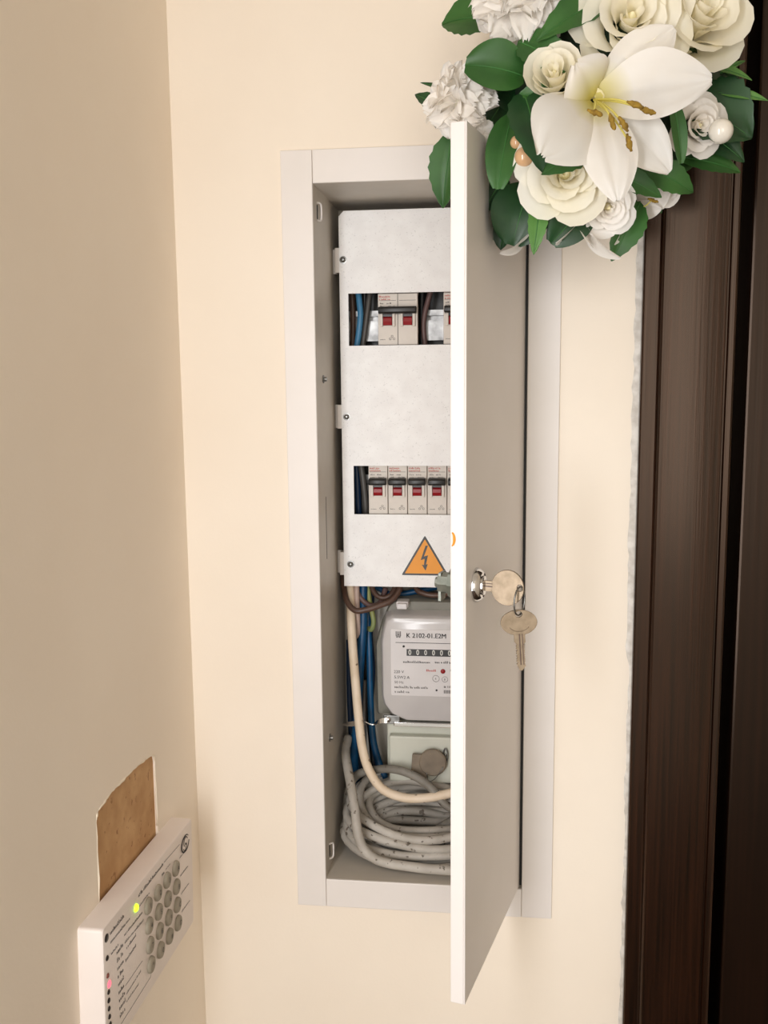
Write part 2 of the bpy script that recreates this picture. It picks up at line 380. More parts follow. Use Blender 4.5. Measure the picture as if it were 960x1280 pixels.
# details on the left side panel
for (px, py) in ((404, 474), (412, 922)):
    p = at(px, py, x=ox0); b = MB(); b.lathe(p, X, [(0, 0.0038), (0.0008, 0.0038), (0.0012, 0.0022), (0.0034, 0.0020), (0.0036, 0.0012)], 14); b.build('screw', 'zinc', side_l, smooth=True, auto=40)
p0, p1 = at(407.3, 621, x=ox0), at(409.3, 698, x=ox0)
b = MB(); b.box(ox0 - 0.0005, ox0 + 0.0002, p0.y - 0.0006, p0.y + 0.0006, p1.z, p0.z); b.build('slot', 'black_gap', side_l)
for (px, py) in ((396.5, 265), (412.0, 1063)):
    p = at(px, py, x=ox0); h = 0.0075
    b = MB(); b.tube(spline([p + V((0, -0.002, h)), p + V((0.0022, 0.0005, h)), p + V((0.0032, 0.0025, h * 0.7)), p + V((0.0032, 0.0025, -h * 0.7)), p + V((0.0022, 0.0005, -h)), p + V((0, -0.002, -h))], 5), 0.0009, 8)
    b.build('latch_loop', 'white_powder', side_l, smooth=True)
    b = MB(); b.box(ox0 - 0.0004, ox0 + 0.0003, p.y - 0.0022, p.y + 0.0016, p.z - h * 0.8, p.z + h * 0.8); b.build('slot', 'black_gap', side_l)

# cover plate with two cut-outs, screwed on tabs
CY = 0.085
cl, crr, ct, cb = 0.0357, 0.2050, 0.6570, 0.2938
win = [(0.0440, 0.1990, 0.5308, 0.5802), (0.0468, 0.1990, 0.3664, 0.4145)]
b = MB()
outer = [(cl, cb), (crr, cb), (crr, ct - 0.005), (crr - 0.005, ct), (cl + 0.005, ct), (cl, ct - 0.005)]
b.plate([outer] + [[(x0, z0), (x0, z1), (x1, z1), (x1, z0)] for x0, x1, z0, z1 in win], X, Z, Y, (0, CY, 0), 0, 0.0012)
for (x0, x1, z0, z1) in ((cl, cl + .0012, cb, ct - .005), (crr - .0012, crr, cb, ct - .005), (cl + .005, crr - .005, ct - .0012, ct), (cl, crr, cb, cb + .0012)):
    b.box(x0, x1, CY + 0.0012, CY + 0.012, z0, z1)
cover = b.build('cover_plate', 'cover_enamel', cab)
for (px, py) in ((429, 325), (433.5, 521), (438.5, 705)):
    p = at(px, py, y=CY)
    for sx in (0, 1):
        q = V((p.x if sx == 0 else cl + crr - p.x, CY, p.z))
        b = MB(); b.lathe(q, F_, [(-0.0004, 0.0036), (0.0006, 0.0036), (0.0007, 0.0026), (0.0024, 0.0024), (0.0030, 0.0016), (0.0026, 0.0010), (0.0014, 0.0009)], 16)
        b.build('screw', 'zinc', cover, smooth=True, auto=40)
        x0, x1 = (ox0, q.x + 0.006) if sx == 0 else (q.x - 0.006, ox1)
        b = MB(); b.box(x0, x1, CY + 0.0125, CY + 0.0140, q.z - 0.0115, q.z + 0.0115)
        e0, e1 = (cl - 0.0042, cl + 0.001) if sx == 0 else (crr - 0.001, crr + 0.0042)
        b.box(e0, e1, CY + 0.0014, CY + 0.0140, q.z - 0.0115, q.z + 0.0115)
        b.build('mounting_tab', 'white_powder', cab)
tri = [(0.0935, 0.3058), (0.1401, 0.3058), (0.1168, 0.3458)]
def rounded(poly, r, n=4):
    out = []; m = len(poly)
    for i in range(m):
        a, c, d = V(poly[i - 1]).to_2d(), V(poly[i]).to_2d(), V(poly[(i + 1) % m]).to_2d()
        p, q = c + (a - c).normalized() * r, c + (d - c).normalized() * r
        for k in range(n + 1):
            s = k / n; out.append(tuple(p * (1 - s) ** 2 + c * 2 * s * (1 - s) + q * s * s))
    return out
b = MB(); b.prism(rounded([V((*q, 0)) for q in tri], 0.0016), X, Z, F_, (0, CY, 0), 0, 0.00025); st = b.build('warning_sticker', 'black_plastic', cover)
cen = V((sum(q[0] for q in tri) / 3, sum(q[1] for q in tri) / 3, 0))
tag(st, 'orange and black high-voltage warning triangle')
b.__init__(); b.cur = 0
b.prism(rounded([cen + (V((*q, 0)) - cen) * 0.86 for q in tri], 0.0010), X, Z, F_, (0, CY, 0), 0.00025, 0.0004)
b.cur = 1
bolt = [(0.0006, 0.0165), (-0.0042, 0.0020), (-0.0002, 0.0034), (-0.0010, -0.0030), (-0.0030, -0.0026), (0.0006, -0.0085), (0.0028, -0.0018), (0.0010, -0.0024), (0.0030, 0.0070), (-0.0010, 0.0056), (0.0030, 0.0165)]
b.prism([(cen.x + u, cen.y + v) for u, v in bolt], X, Z, F_, (0, CY, 0), 0.0004, 0.0005)
b.build('warning_symbol', ['sticker_orange', 'black_plastic'], cover)

b = MB(); b.box(0.033, 0.207, BK - 0.0025, BK, 0.30, 0.65); b.build('shade_backing', 'black_plastic', cab)  # black sheet stands in for the shade behind the cover plate
# rails behind the cut-outs (fixed to the back panel)
for zc in (0.5525, 0.3900):
    b = MB(); b.box(0.034, 0.206, 0.1125, 0.1140, zc - 0.0165, zc + 0.0030); b.box(0.034, 0.206, 0.1125, 0.1140, zc + 0.0075, zc + 0.0130)
    b.box(0.034, 0.206, 0.1200, 0.1212, zc - 0.0005, zc + 0.0105)
    for zz in (zc + 0.0020, zc + 0.0075): b.box(0.034, 0.206, 0.1140, 0.1205, zz, zz + 0.0010)
    for xx in (0.045, 0.195): b.box(xx - 0.006, xx + 0.006, 0.1140, BK, zc - 0.014, zc - 0.004)
    b.build('mounting_rail', 'rail_steel', cab)

# ---- cabinet door
TH = 1.3219
HX = ox1 - 0.0024
D = V((-math.cos(TH), -math.sin(TH), 0)); NO = V((math.sin(TH), -math.cos(TH), 0))
HP = V((HX, 0.0, 0)); DW = 0.1800; DT = 0.0115; dz0, dz1 = 0.0293, 0.6680
b = MB(); s_ = 0.0014
def dbox(u0, u1, n0, n1, z0, z1): b.obox(HP, D, NO, Z, (u0, u1), (n0, n1), (z0, z1))
dbox(0, DW, -s_, 0, dz0, dz1)
dbox(DW - s_, DW, -DT, -s_, dz0, dz1); dbox(0, s_, -DT, -s_, dz0, dz1)
dbox(s_, DW - s_, -DT, -s_, dz0, dz0 + s_); dbox(s_, DW - s_, -DT, -s_, dz1 - s_, dz1)
dbox(DW - 0.010, DW - s_, -DT, -DT + s_, dz0, dz1); dbox(s_, 0.010, -DT, -DT + s_, dz0, dz1)
dbox(0.010, DW - 0.010, -DT, -DT + s_, dz0, dz0 + 0.010); dbox(0.010, DW - 0.010, -DT, -DT + s_, dz1 - 0.010, dz1)
cdoor = b.build('door', 'white_powder', cab, bevel=0.0010)
b = MB(); b.box(ox1 - 0.0021, ox1 - 0.0001, -0.0006, 0.0060, dz0 + 0.002, dz1 - 0.002); b.build('hinge_gap_shade', 'black_gap', cab)  # black strip paints the dark of the gap between door and stile
for zz in (dz0 - 0.0015, dz1 - 0.002):
    b = MB(); b.lathe(V((HX - 0.0045, 0.0022, zz)), Z, [(0, 0.0016), (0.0035, 0.0016)], 10); b.build('hinge_pin', 'zinc', cdoor, smooth=True, auto=40)
def ray_plane(px, py, P0, n):
    d = CF + CR * ((px - 480) / FPX) + CU * ((640 - py) / FPX)
    return CAM + d * ((P0 - CAM).dot(n) / d.dot(n))
LK = ray_plane(594.5, 731, HP, NO)
b = MB(); b.lathe(LK, NO, [(-0.0005, 0.0128), (0.0008, 0.0130), (0.0030, 0.0122), (0.0052, 0.0104), (0.0056, 0.0096), (0.0050, 0.0088), (0.0050, 0.0072), (0.0068, 0.0070), (0.0070, 0.0064), (0.0070, 0.0)], 28)
b.build('lock_rosette', 'chrome', cdoor, smooth=True, auto=35)
b = MB(); b.lathe(LK, -NO, [(0.002, 0.0085), (DT + 0.004, 0.0085), (DT + 0.004, 0.0112), (DT + 0.0075, 0.0112), (DT + 0.0075, 0.0080), (DT + 0.016, 0.0080), (DT + 0.0165, 0.0040), (DT + 0.019, 0.0040), (DT + 0.019, 0.0)], 8)
b.obox(LK - NO * (DT + 0.0155), D, NO, Z, (-0.0055, 0.0055), (0, 0.002), (-0.013, 0.008))
b.build('lock_body', 'lock_zamak', cdoor)
q = HP + D * DW - NO * 0.0093; zc = at(567, 674, y=q.y).z
b = MB(); b.tube([q + D * 0.0005 + NO * (0.003 * math.sin(a) * 0.8) - NO * 0.0015 + Z * (zc - 0.005 * math.cos(a)) for a in [0.25 + 0.2 * i for i in range(14)]], lambda t: 0.0004 + 0.0006 * math.sin(3.1416 * t), 6)
b.build('orange_mark', 'sticker_orange', cdoor, smooth=True)  # thin curved orange mark on the door lip

# ------------------------------------------------------------------ keys
KB = 0.0130
def key_poly(seed, bow_r, squash, blade_w, blade_l):
    out = []
    a0 = math.asin(blade_w / 2 / bow_r * 1.25)
    for i in range(29):
        a = -math.pi / 2 + a0 + (2 * math.pi - 2 * a0) * i / 28
        out.append((bow_r * math.cos(a), bow_r * squash * math.sin(a)))
    r = random.Random(seed); n = 9; y0 = -bow_r * squash
    left = [(-blade_w * 0.62, y0 + 0.0022), (-blade_w * 0.62, y0 - 0.005), (-blade_w / 2, y0 - 0.0055)]
    for i in range(n):
        yy = y0 - 0.006 - (blade_l - 0.009) * i / n
        left += [(-blade_w / 2, yy), (-blade_w / 2 + r.uniform(0.0004, 0.0016), yy - (blade_l - 0.009) / n * 0.5)]
    tip = [(-blade_w * 0.2, y0 - blade_l), (blade_w * 0.1, y0 - blade_l), (blade_w * 0.5, y0 - blade_l + 0.003)]
    right = []
    for i in range(n - 1, -1, -1):
        yy = y0 - 0.006 - (blade_l - 0.011) * i / n
        right += [(blade_w / 2 - r.uniform(0.0002, 0.0009), yy - (blade_l - 0.011) / n * 0.5), (blade_w / 2, yy)]
    right += [(blade_w * 0.62, y0 - 0.005), (blade_w * 0.62, y0 + 0.0022)]
    return out, left + tip + right
def make_key(name, o, ua, va, label, seed, bow_r, squash, bw, bl, hole_at):
    """va points from blade tip to bow, ua across"""
    na = ua.cross(va).normalized()
    k = thing(name, o, label, 'key', 'keys of the cabinet lock')
    bow, bl_ = key_poly(seed, bow_r, squash, bw, bl)
    # the outline passes the blade first, then round the bow
    hole = [(hole_at[0] + 0.0026 * math.cos(-6.2832 * i / 14), hole_at[1] + 0.0022 * math.sin(-6.2832 * i / 14)) for i in range(14)]
    m = MB(); m.plate([bow, hole], ua, va, na, o, -0.0011, 0.0011); m.build('bow', 'key_nickel', k, bevel=0.0004)
    m = MB(); m.plate([bl_], ua, va, na, o, -0.0010, 0.0010); bl_o = m.build('blade', 'key_nickel', k)
    y0 = -bow_r * squash
    for (u, wd) in ((-0.0002, 0.0009), (0.0019, 0.0006)):
        m = MB(); m.obox(o, ua, va, na, (u - wd / 2, u + wd / 2), (y0 - bl + 0.004, y0 + 0.0012), (-0.00115, 0.00115)); m.build('groove', 'wire_brown', bl_o)
    m = MB()
    ell = [o + ua * (0.58 * bow_r * math.cos(a)) + va * (0.58 * bow_r * squash * math.sin(a) - 0.001) + na * 0.0011 for a in [math.pi * (1.15 + 0.7 * i / 10) for i in range(11)]]
    m.tube(ell, 0.00025, 6); m.build('stamping', 'key_nickel', k, smooth=True)
    return k
ko = LK + NO * 0.0240 - Z * 0.0005
va = (NO * 0.9995 - Z * 0.03).normalized(); ua = (Z - va * Z.dot(va)).normalized()
make_key('key', ko, ua, va, 'tarnished key with round bow turned into the cabinet door lock', 1, 0.0132, 0.92, 0.0062, 0.016, (0.0008, 0.0092))
hole1 = ko + ua * 0.0008 + va * 0.0092
KP = at(648.5, 778, y=hole1.y - 0.002)
v2 = V((-0.05, 0.10, 1.0)).normalized(); u2 = (X - v2 * X.dot(v2)).normalized()
u2 = (u2 + Y * 0.12).normalized(); v2 = (v2 - u2 * v2.dot(u2)).normalized()
make_key('key', KP, u2, v2, 'second key hanging by its ring below the cabinet lock, blade pointing down', 7, 0.0133, 0.70, 0.0064, 0.0255, (0.0002, 0.0060))
hole2 = KP + u2 * 0.0002 + v2 * 0.0060
mid = (hole1 + hole2) / 2; ax = (hole1 - hole2); rad = ax.length / 2 + 0.0008; ax.normalize()
sd = (Y * 0.85 + X * 0.5); sd = (sd - ax * sd.dot(ax)).normalized()
b = MB(); nn = 60
b.tube([mid + ax * rad * math.cos(a) + sd * rad * 0.75 * math.sin(a) + sd.cross(ax) * (0.0005 * (i / nn - 0.5)) for i, a in enumerate([4 * math.pi * j / nn for j in range(nn + 1)])], 0.00055, 8)
b.free('key_ring', 'zinc', 'small steel split ring joining the two cabinet keys', 'key ring', smooth=True)

# ------------------------------------------------------------------ circuit breakers
PW = 0.0194
def breaker_module(m, x0, zc, parts):
    """moves below are in breaker space: x0 left edge, zc middle"""
def make_breaker(poles, loc, label, group, seed):
    t_ = thing('circuit_breaker', loc, label, 'circuit breaker', group)
    o = V(loc); W_ = PW * poles - 0.0006
    z0, z1 = o.z, o.z + 0.0485
    yf = CY + 0.0035
    m = MB(); m.box(o.x, o.x + W_, yf, 0.1095, z0, z1); m.box(o.x, o.x + W_, 0.097, 0.1095, z0 - 0.018, z1 + 0.018); body = m.build('body', 'breaker_plastic', t_, bevel=0.0005)
    for k in range(poles):
        xm = o.x + PW * (k + 0.5) - 0.0003
        wz0, wz1 = z0 + 0.0185, z0 + 0.0355
        m = MB()
        for (a0, a1) in ((xm - 0.0072, xm - 0.0046), (xm + 0.0046, xm + 0.0072)):
            m.box(a0, a1, yf - 0.0030, yf, wz0 - 0.001, wz0 + 0.0150)
        m.build('toggle_guide', 'breaker_plastic', t_, bevel=0.0004)
        m = MB(); m.box(xm - 0.0046, xm + 0.0046, yf - 0.0006, yf, wz0, wz1); m.build('toggle_recess', 'black_plastic', t_)
        m = MB(); m.prism([(yf - 0.0006, wz0 + 0.0085), (yf - 0.0030, wz0 + 0.0070), (yf - 0.0036, wz0 + 0.0035), (yf - 0.0022, wz0 + 0.0004), (yf - 0.0006, wz0)], Y, Z, X, (xm, 0, 0), -0.0043, 0.0043)
        m.build('indicator', 'red_plastic', t_, bevel=0.0003)
        if k: 
            m = MB(); m.box(o.x + PW * k - 0.0006, o.x + PW * k, yf - 0.0002, yf + 0.0002, z0, z1); m.build('pole_joint', 'print_grey', t_)
    m = MB(); bz = z0 + 0.0305
    m.prism([(yf - 0.0010, bz + 0.0060), (yf - 0.0070, bz + 0.0052), (yf - 0.0082, bz + 0.0040), (yf - 0.0082, bz + 0.0004), (yf - 0.0070, bz - 0.0010), (yf - 0.0010, bz - 0.0014)], Y, Z, X, (o.x, 0, 0), 0.0010, W_ - 0.0010)
    m.build('toggle', 'black_plastic', t_, smooth=True, auto=50, bevel=0.0006)
    yp = yf - 0.00015
    m = MB()
    for r in range(2): m.scrawl((o.x + 0.0012, yp, z1 - 0.0036 - r * 0.0024), X, Z, 0.0105, 0.0019, seed + r)
    m.build('printed_brand', 'print_red', t_)
    m = MB()
    for k in range(poles):
        xx = o.x + PW * k
        m.add([(xx + 0.001, yp, z1 - 0.0066), (xx + PW - 0.002, yp, z1 - 0.0066), (xx + PW - 0.002, yp, z1 - 0.0063), (xx + 0.001, yp, z1 - 0.0063)], [(0, 1, 2, 3)])
    m.scrawl((o.x + 0.0020, yp, z1 - 0.0098), X, Z, 0.0032, 0.0016, seed + 5); m.scrawl((o.x + 0.0085, yp, z1 - 0.0098), X, Z, 0.0040, 0.0016, seed + 6)
    m.scrawl((o.x + 0.0022, yp, z1 - 0.0128), X, Z, 0.0036, 0.0018, seed + 7); m.scrawl((o.x + 0.0100, yp, z1 - 0.0122), X, Z, 0.0060, 0.0012, seed + 8)
    m.scrawl((o.x + 0.0020, yp, z0 + 0.0048), X, Z, 0.0050, 0.0010, seed + 9)
    cx_, cz_ = o.x + 0.0135, z0 + 0.0058
    for (u, v) in ((0, 0.0024), (-0.0018, 0), (0.0018, 0)): m.tube([V((cx_ + u + 0.0010 * math.cos(a), yp, cz_ + v + 0.0010 * math.sin(a))) for a in [6.2832 * i / 8 for i in range(8)]], 0.00016, 4, True)
    m.build('printed_marking', 'print_black', t_)
    return t_
G1, G2 = 'breakers in the upper cut-out', 'breakers in the lower cut-out'
make_breaker(2, (0.0722, CY + 0.02, 0.5312), 'two-pole white breaker with linked black toggle in the upper cut-out', G1, 11)
make_breaker(2, (0.1352, CY + 0.02, 0.5312), 'white breaker at the upper cut-out, half hidden behind the cabinet door', G1, 31)
words = ['first', 'second', 'third', 'fourth', 'fifth']
for i in range(5):
    make_breaker(1, (0.0611 + PW * i, CY + 0.02, 0.3662), 'single-pole white breaker, %s from the left in the lower cut-out' % words[i], G2, 51 + 20 * i)

# ------------------------------------------------------------------ electricity meter
XM = 0.1330
met = thing('electricity_meter', (XM, BK, 0.09), 'light grey electricity meter with black number register below the breaker panel', 'meter')
mir = lambda pts: pts + [(2 * XM - x, z) for x, z in reversed(pts)]
base_o = mir([(0.0665, 0.1585), (0.0655, 0.2330), (0.0720, 0.2560), (0.0800, 0.2745), (0.0860, 0.2790)])
b = MB(); b.loft([[V((x, yy, z)) for x, z in rounded([V((XM + (x - XM) * k, 0.215 + (z - 0.215) * k, 0)) for x, z in base_o], 0.003)] for yy, k in ((BK, 1.0), (0.094, 1.0), (0.0905, 0.975))])
b.build('base', 'meter_base', met, smooth=True, auto=35)
fr = mir([(0.0985, 0.1600), (0.0840, 0.1660), (0.0765, 0.1760), (0.0745, 0.1850), (0.0742, 0.2406), (0.0760, 0.2520), (0.0792, 0.2632), (0.0850, 0.2665)])
def mring(yy, ins): 
    kx = 1 - ins / 0.058; kz = 1 - ins / 0.053
    return [V((x, yy, z)) for x, z in rounded([V((XM + (x - XM) * kx, 0.2133 + (z - 0.2133) * kz, 0)) for x, z in fr], 0.002)]
b = MB(); b.loft([mring(0.092, -0.0030), mring(0.080, -0.0012), mring(0.0735, 0.0), mring(0.0712, 0.0014), mring(0.0702, 0.0036)])
b.build('front_cover', 'meter_cover', met, smooth=True, auto=30)
MY = 0.0698
b = MB(); b.prism(rounded([V((0.0838, 0.1868, 0)), V((0.1822, 0.1868, 0)), V((0.1822, 0.2545, 0)), V((0.0838, 0.2545, 0))], 0.0015), X, Z, F_, (0, MY, 0), -0.001, 0)
plate = b.build('name_plate', 'meter_plate', met)
yp = MY - 0.0002
b = MB()
for dx_ in (0.0, 0.00022): b.text('K 2102-01.E2M', (0.0990 + dx_, yp, 0.2462), X, Z, 0.0066, sx=0.96)
b.prism([(0.0885, 0.2408), (0.1790, 0.2408), (0.1790, 0.2413), (0.0885, 0.2413)], X, Z, F_, (0, MY, 0), 0.0001, 0.0002)
# maker's mark: a shield with squared curls
for (u0, u1, v0, v1) in ((0, .0007, .0016, .0066), (.0044, .0051, .0016, .0066), (.0005, .0022, .0002, .0009), (.0029, .0046, .0002, .0009), (.0014, .0021, .0022, .0064), (.0030, .0037, .0022, .0064), (.0014, .0037, .0030, .0036), (.0002, .0049, .0014, .0020)):
    b.prism([(0.0888 + u0, 0.2458 + v0), (0.0888 + u1, 0.2458 + v0), (0.0888 + u1, 0.2458 + v1), (0.0888 + u0, 0.2458 + v1)], X, Z, F_, (0, MY, 0), 0.0001, 0.0002)
b.lathe(V((0.0966, MY, 0.2372)), F_, [(0, 0.0012), (0.0003, 0.0012), (0.0003, 0)], 12)
b.lathe(V((0.1290, MY, 0.1932)), F_, [(0, 0.0010), (0.0003, 0.0010), (0.0003, 0)], 12)
b.scrawl((0.0960, yp, 0.2205), X, Z, 0.0275, 0.0024, 3); b.scrawl((0.1275, yp, 0.2208), X, Z, 0.028, 0.0026, 5)
b.text('220 V', (0.0866, yp, 0.2098), X, Z, 0.0042); b.text('5.5W2 A', (0.0868, yp, 0.2042), X, Z, 0.0042)
b.scrawl((0.1425, yp, 0.2128), X, Z, 0.012, 0.0022, 8)
b.build('printed_text', 'print_black', plate)
b = MB()
b.text('50 Hz', (0.0870, yp, 0.1992), X, Z, 0.0038); b.scrawl((0.0872, yp, 0.1944), X, Z, 0.0320, 0.0026, 9); b.scrawl((0.0874, yp, 0.1896), X, Z, 0.0150, 0.0026, 12)
b.scrawl((0.1362, yp, 0.1960), X, Z, 0.014, 0.0032, 15)
for xx in range(12): b.prism([(0.1362 + xx * .0012, 0.1902), (0.1369 + xx * .0012, 0.1902), (0.1369 + xx * .0012, 0.1936), (0.1362 + xx * .0012, 0.1936)], X, Z, F_, (0, MY, 0), 0.0001, 0.0002)
for (cx_, cz_, r_) in ((0.1284, 0.2052, 0.0033), (0.1372, 0.2046, 0.0028)):
    b.tube([V((cx_ + r_ * math.cos(a), yp, cz_ + r_ * math.sin(a))) for a in [6.2832 * i / 20 for i in range(20)]], 0.0002, 4, True)
    b.text('6' if cx_ < 0.13 else 'B', (cx_ - 0.0010, yp, cz_ - 0.0011), X, Z, 0.0030)
b.build('printed_rating', 'print_grey', plate)
b = MB(); b.scrawl((0.1190, yp, 0.2122), X, Z, 0.0095, 0.0024, 18); b.build('printed_red_text', 'print_red', plate)
b = MB(); b.lathe(V((0.1353, MY, 0.2128)), F_, [(0, 0.0024), (0.0006, 0.0023), (0.0012, 0.0015), (0.0013, 0)], 16); b.build('pulse_lamp', 'red_plastic', met, smooth=True, auto=40)
b = MB(); b.prism([(0.0995, 0.2278), (0.1552, 0.2278), (0.1552, 0.2346), (0.0995, 0.2346)], X, Z, F_, (0, MY, 0), 0, 0.0004); reg = b.build('register', 'black_plastic', met)
for i in range(7):
    b = MB(); b.text('0', (0.1027 + i * 0.0078, MY - 0.0006, 0.2290), X, Z, 0.0074, align='CENTER', sx=0.8, bold=0.01); b.build('digit', 'digit_white', reg)
b = MB(); b.box(0.0885, 0.1005, 0.079, 0.094, 0.2740, 0.2800); b.box(0.0895, 0.0995, 0.074, 0.080, 0.2735, 0.2790); b.build('cover_clip', 'meter_plate', met, bevel=0.001)
# steel strap that seals the cover
b = MB(); b.box(0.0860, 0.1880, 0.0700, 0.0735, 0.1545, 0.1588); b.build('sealing_strap', 'chrome', met, bevel=0.0008)
b = MB(); b.box(0.0755, 0.0920, 0.0715, 0.0740, 0.1560, 0.1650); b.build('strap_bracket', 'zinc', met, bevel=0.0006)
b = MB(); b.lathe(V((0.0800, 0.0715, 0.1608)), F_, [(0, 0.0030), (0.0010, 0.0030), (0.0020, 0.0018), (0.0021, 0)], 14); b.build('screw', 'chrome', met, smooth=True, auto=40)
pts = spline([at(485, 900, y=0.070), at(474, 902, y=0.068), at(464, 905.5, y=0.0665), at(452, 903, y=0.067), at(440, 905, y=0.067), at(428, 904.5, y=0.068)], 6)
b = MB(); n = len(pts); rings = []
for i, p in enumerate(pts):
    a = 5.0 * i / n; e = Z * math.cos(a) * 0.0026 + Y * math.sin(a) * 0.0026; h = Z * -math.sin(a) * 0.0005 + Y * math.cos(a) * 0.0005
    rings.append([p + e + h, p - e + h, p - e - h, p + e - h])
b.loft(rings); b.build('strap_tail', 'chrome', met, smooth=True, auto=50)
# terminal cover
b = MB(); b.box(0.0780, 0.1880, 0.080, BK, 0.1000, 0.1545); b.box(0.0810, 0.1850, 0.071, 0.082, 0.0960, 0.1440)
tc_ = b.build('terminal_cover', 'terminal_plastic', met, bevel=0.0018)
p = at(557, 944, y=0.0705)
b = MB(); b.tube([V((p.x + 0.0022 * math.cos(a), 0.0690, p.z + 0.0075 * math.sin(a))) for a in [6.2832 * i / 20 for i in range(20)]], 0.0008, 6, True)
b.lathe(V((p.x, 0.071, p.z)), F_, [(0, 0.0016), (0.0012, 0.0012), (0.0012, 0)], 10)
b.build('seal_eyelet', 'zinc', tc_, smooth=True)
# hanging seal
c = at(541, 953, y=0.0655)
b = MB(); b.lathe(c, F_, [(-0.0022, 0.0128), (-0.0012, 0.0138), (0.0012, 0.0138), (0.0022, 0.0126), (0.0022, 0.0)], 24)
l_ = at(523, 958, y=0.0655)
b.prism(rounded([V((l_.x - 0.008, l_.z - 0.0140, 0)), V((l_.x + 0.008, l_.z - 0.0150, 0)), V((l_.x + 0.010, l_.z + 0.0125, 0)), V((l_.x - 0.006, l_.z + 0.0130, 0))], 0.0012), X, Z, F_, (0, 0.0655, 0), -0.0018, 0.0012)
b.free('meter_seal', 'seal_brown', 'brown moulded seal with square flag hanging on the meter terminal cover', 'seal', smooth=True, auto=40)
b = MB(); b.tube(spline([p + V((0, -0.001, 0.0)), p + V((-0.003, -0.003, -0.008)), c + V((0.010, -0.003, -0.004)), c + V((0.002, -0.0028, -0.016)), c + V((-0.004, -0.003, -0.018)), c + V((-0.006, -0.003, -0.010))], 6), 0.0004, 6)
b.free('sealing_wire', 'zinc', 'thin twisted sealing wire looped from the eyelet to the brown seal', 'wire', smooth=True)

# ------------------------------------------------------------------ cables and wires
def cable(name, m, r, pts, label, group, cat='cable', n=8, seg=10):
    b = MB(); b.tube(spline([at(q[0], q[1], y=q[2]) for q in pts], n), r, seg)
    return b.free(name, m, label, cat, group, smooth=True)
GW = 'wires in the upper cut-out'; GL = 'wires in the lower cut-out'; GM = 'wires beside the meter'; GC = 'grey cables on the cabinet floor'
yw = 0.103
cable('wire', 'wire_light_blue', 0.0030, [(447, 355, .106), (449, 375, .104), (450.5, 395, .1025), (448, 420, .103), (444, 445, .105)], 'bright blue insulated wire at the left of the upper cut-out', GW, 'wire')
cable('wire', 'wire_brown', 0.0027, [(439, 355, .108), (441, 390, .108), (441, 430, .108), (440, 445, .108)], 'brown wire left of the bright blue one in the upper cut-out', GW, 'wire')
cable('wire', 'wire_grey', 0.0026, [(464, 355, .108), (461, 375, .106), (458, 400, .105), (454, 430, .106), (452, 445, .107)], 'dark grey wire between blue wire and breaker, upper cut-out', GW, 'wire')
cable('wire', 'wire_black', 0.0028, [(456, 355, .114), (455, 390, .115), (449, 445, .114)], 'black wire behind the blue one, upper cut-out', GW, 'wire')
cable('wire', 'wire_mauve', 0.0026, [(542, 350, .1075), (536, 372, .1055), (531, 392, .1045), (529.5, 412, .105), (533, 445, .107)], 'brownish mauve wire right of the two-pole breaker', GW, 'wire')
cable('wire', 'wire_black', 0.0030, [(528, 352, .108), (527, 390, .108), (527, 445, .108)], 'black wire hugging the right side of the two-pole breaker', GW, 'wire')
cable('wire', 'wire_grey', 0.0032, [(450, 572, .106), (454, 600, .104), (457, 630, .1045), (458, 660, .106)], 'dark grey wire nearest the breakers in the lower cut-out', GL, 'wire')
cable('wire', 'wire_navy', 0.0030, [(445, 572, .108), (447, 610, .107), (449, 660, .108)], 'navy wire at the left of the lower cut-out', GL, 'wire')
cable('wire', 'wire_black', 0.0030, [(439, 572, .112), (442, 610, .110), (444, 660, .110)], 'black wire at the far left of the lower cut-out', GL, 'wire')
cable('wire', 'wire_black', 0.0030, [(452, 572, .114), (453, 615, .113), (455, 660, .113)], 'black wire behind the grey one in the lower cut-out', GL, 'wire')

cable('cable', 'cable_beige', 0.0045, [(437, 715, .108), (438, 745, .098), (439, 775, .088), (441, 810, .080), (445, 860, .074), (449, 905, .062), (453, 935, .056), (461, 962, .052), (478, 986, .048), (505, 997, .046), (535, 997, .046), (565, 991, .048), (600, 982, .055), (625, 965, .070)], 'thick beige cable sweeping down the left and across the coil', GM)
cable('wire', 'cable_pink', 0.0028, [(446, 715, .104), (446, 745, .097), (447, 775, .096), (447, 792, .097), (443, 797, .104)], 'short pinkish wire end hanging under the cover plate', GM, 'wire')
cable('wire', 'wire_blue', 0.0044, [(455, 715, .110), (454, 745, .104), (454, 780, .100), (451, 820, .098), (449, 850, .098), (447, 890, .100), (443, 940, .105), (446, 985, .110)], 'thick blue wire running down beside the beige cable', GM, 'wire')
cable('wire', 'wire_blue', 0.0034, [(461, 715, .118), (460, 770, .112), (462, 820, .106), (463, 870, .103), (466, 920, .100), (473, 950, .098), (482, 972, .096)], 'blue wire close along the left edge of the meter', GM, 'wire')
cable('wire', 'wire_navy', 0.0026, [(466, 730, .120), (463, 790, .115), (466, 840, .112), (463, 890, .108), (467, 935, .106), (478, 975, .102)], 'navy wire between the meter and the blue wires', GM, 'wire')
cable('wire', 'wire_navy', 0.0030, [(436, 800, .122), (437, 870, .120), (440, 930, .118), (445, 985, .116)], 'navy wire in the shade behind the beige cable', GM, 'wire')
cable('wire', 'wire_grey', 0.0024, [(456, 850, .108), (455, 900, .106), (456, 940, .104), (462, 985, .104)], 'thin dark grey wire between the two blue wires', GM, 'wire')
cable('wire', 'wire_brown', 0.0030, [(427, 700, .112), (430, 735, .097), (434, 752, .084), (444, 763, .0785), (458, 762, .0785), (474, 757, .081), (490, 750, .085), (500, 735, .092), (503, 715, .104)], 'long brown wire looping under the cover plate', GM, 'wire')
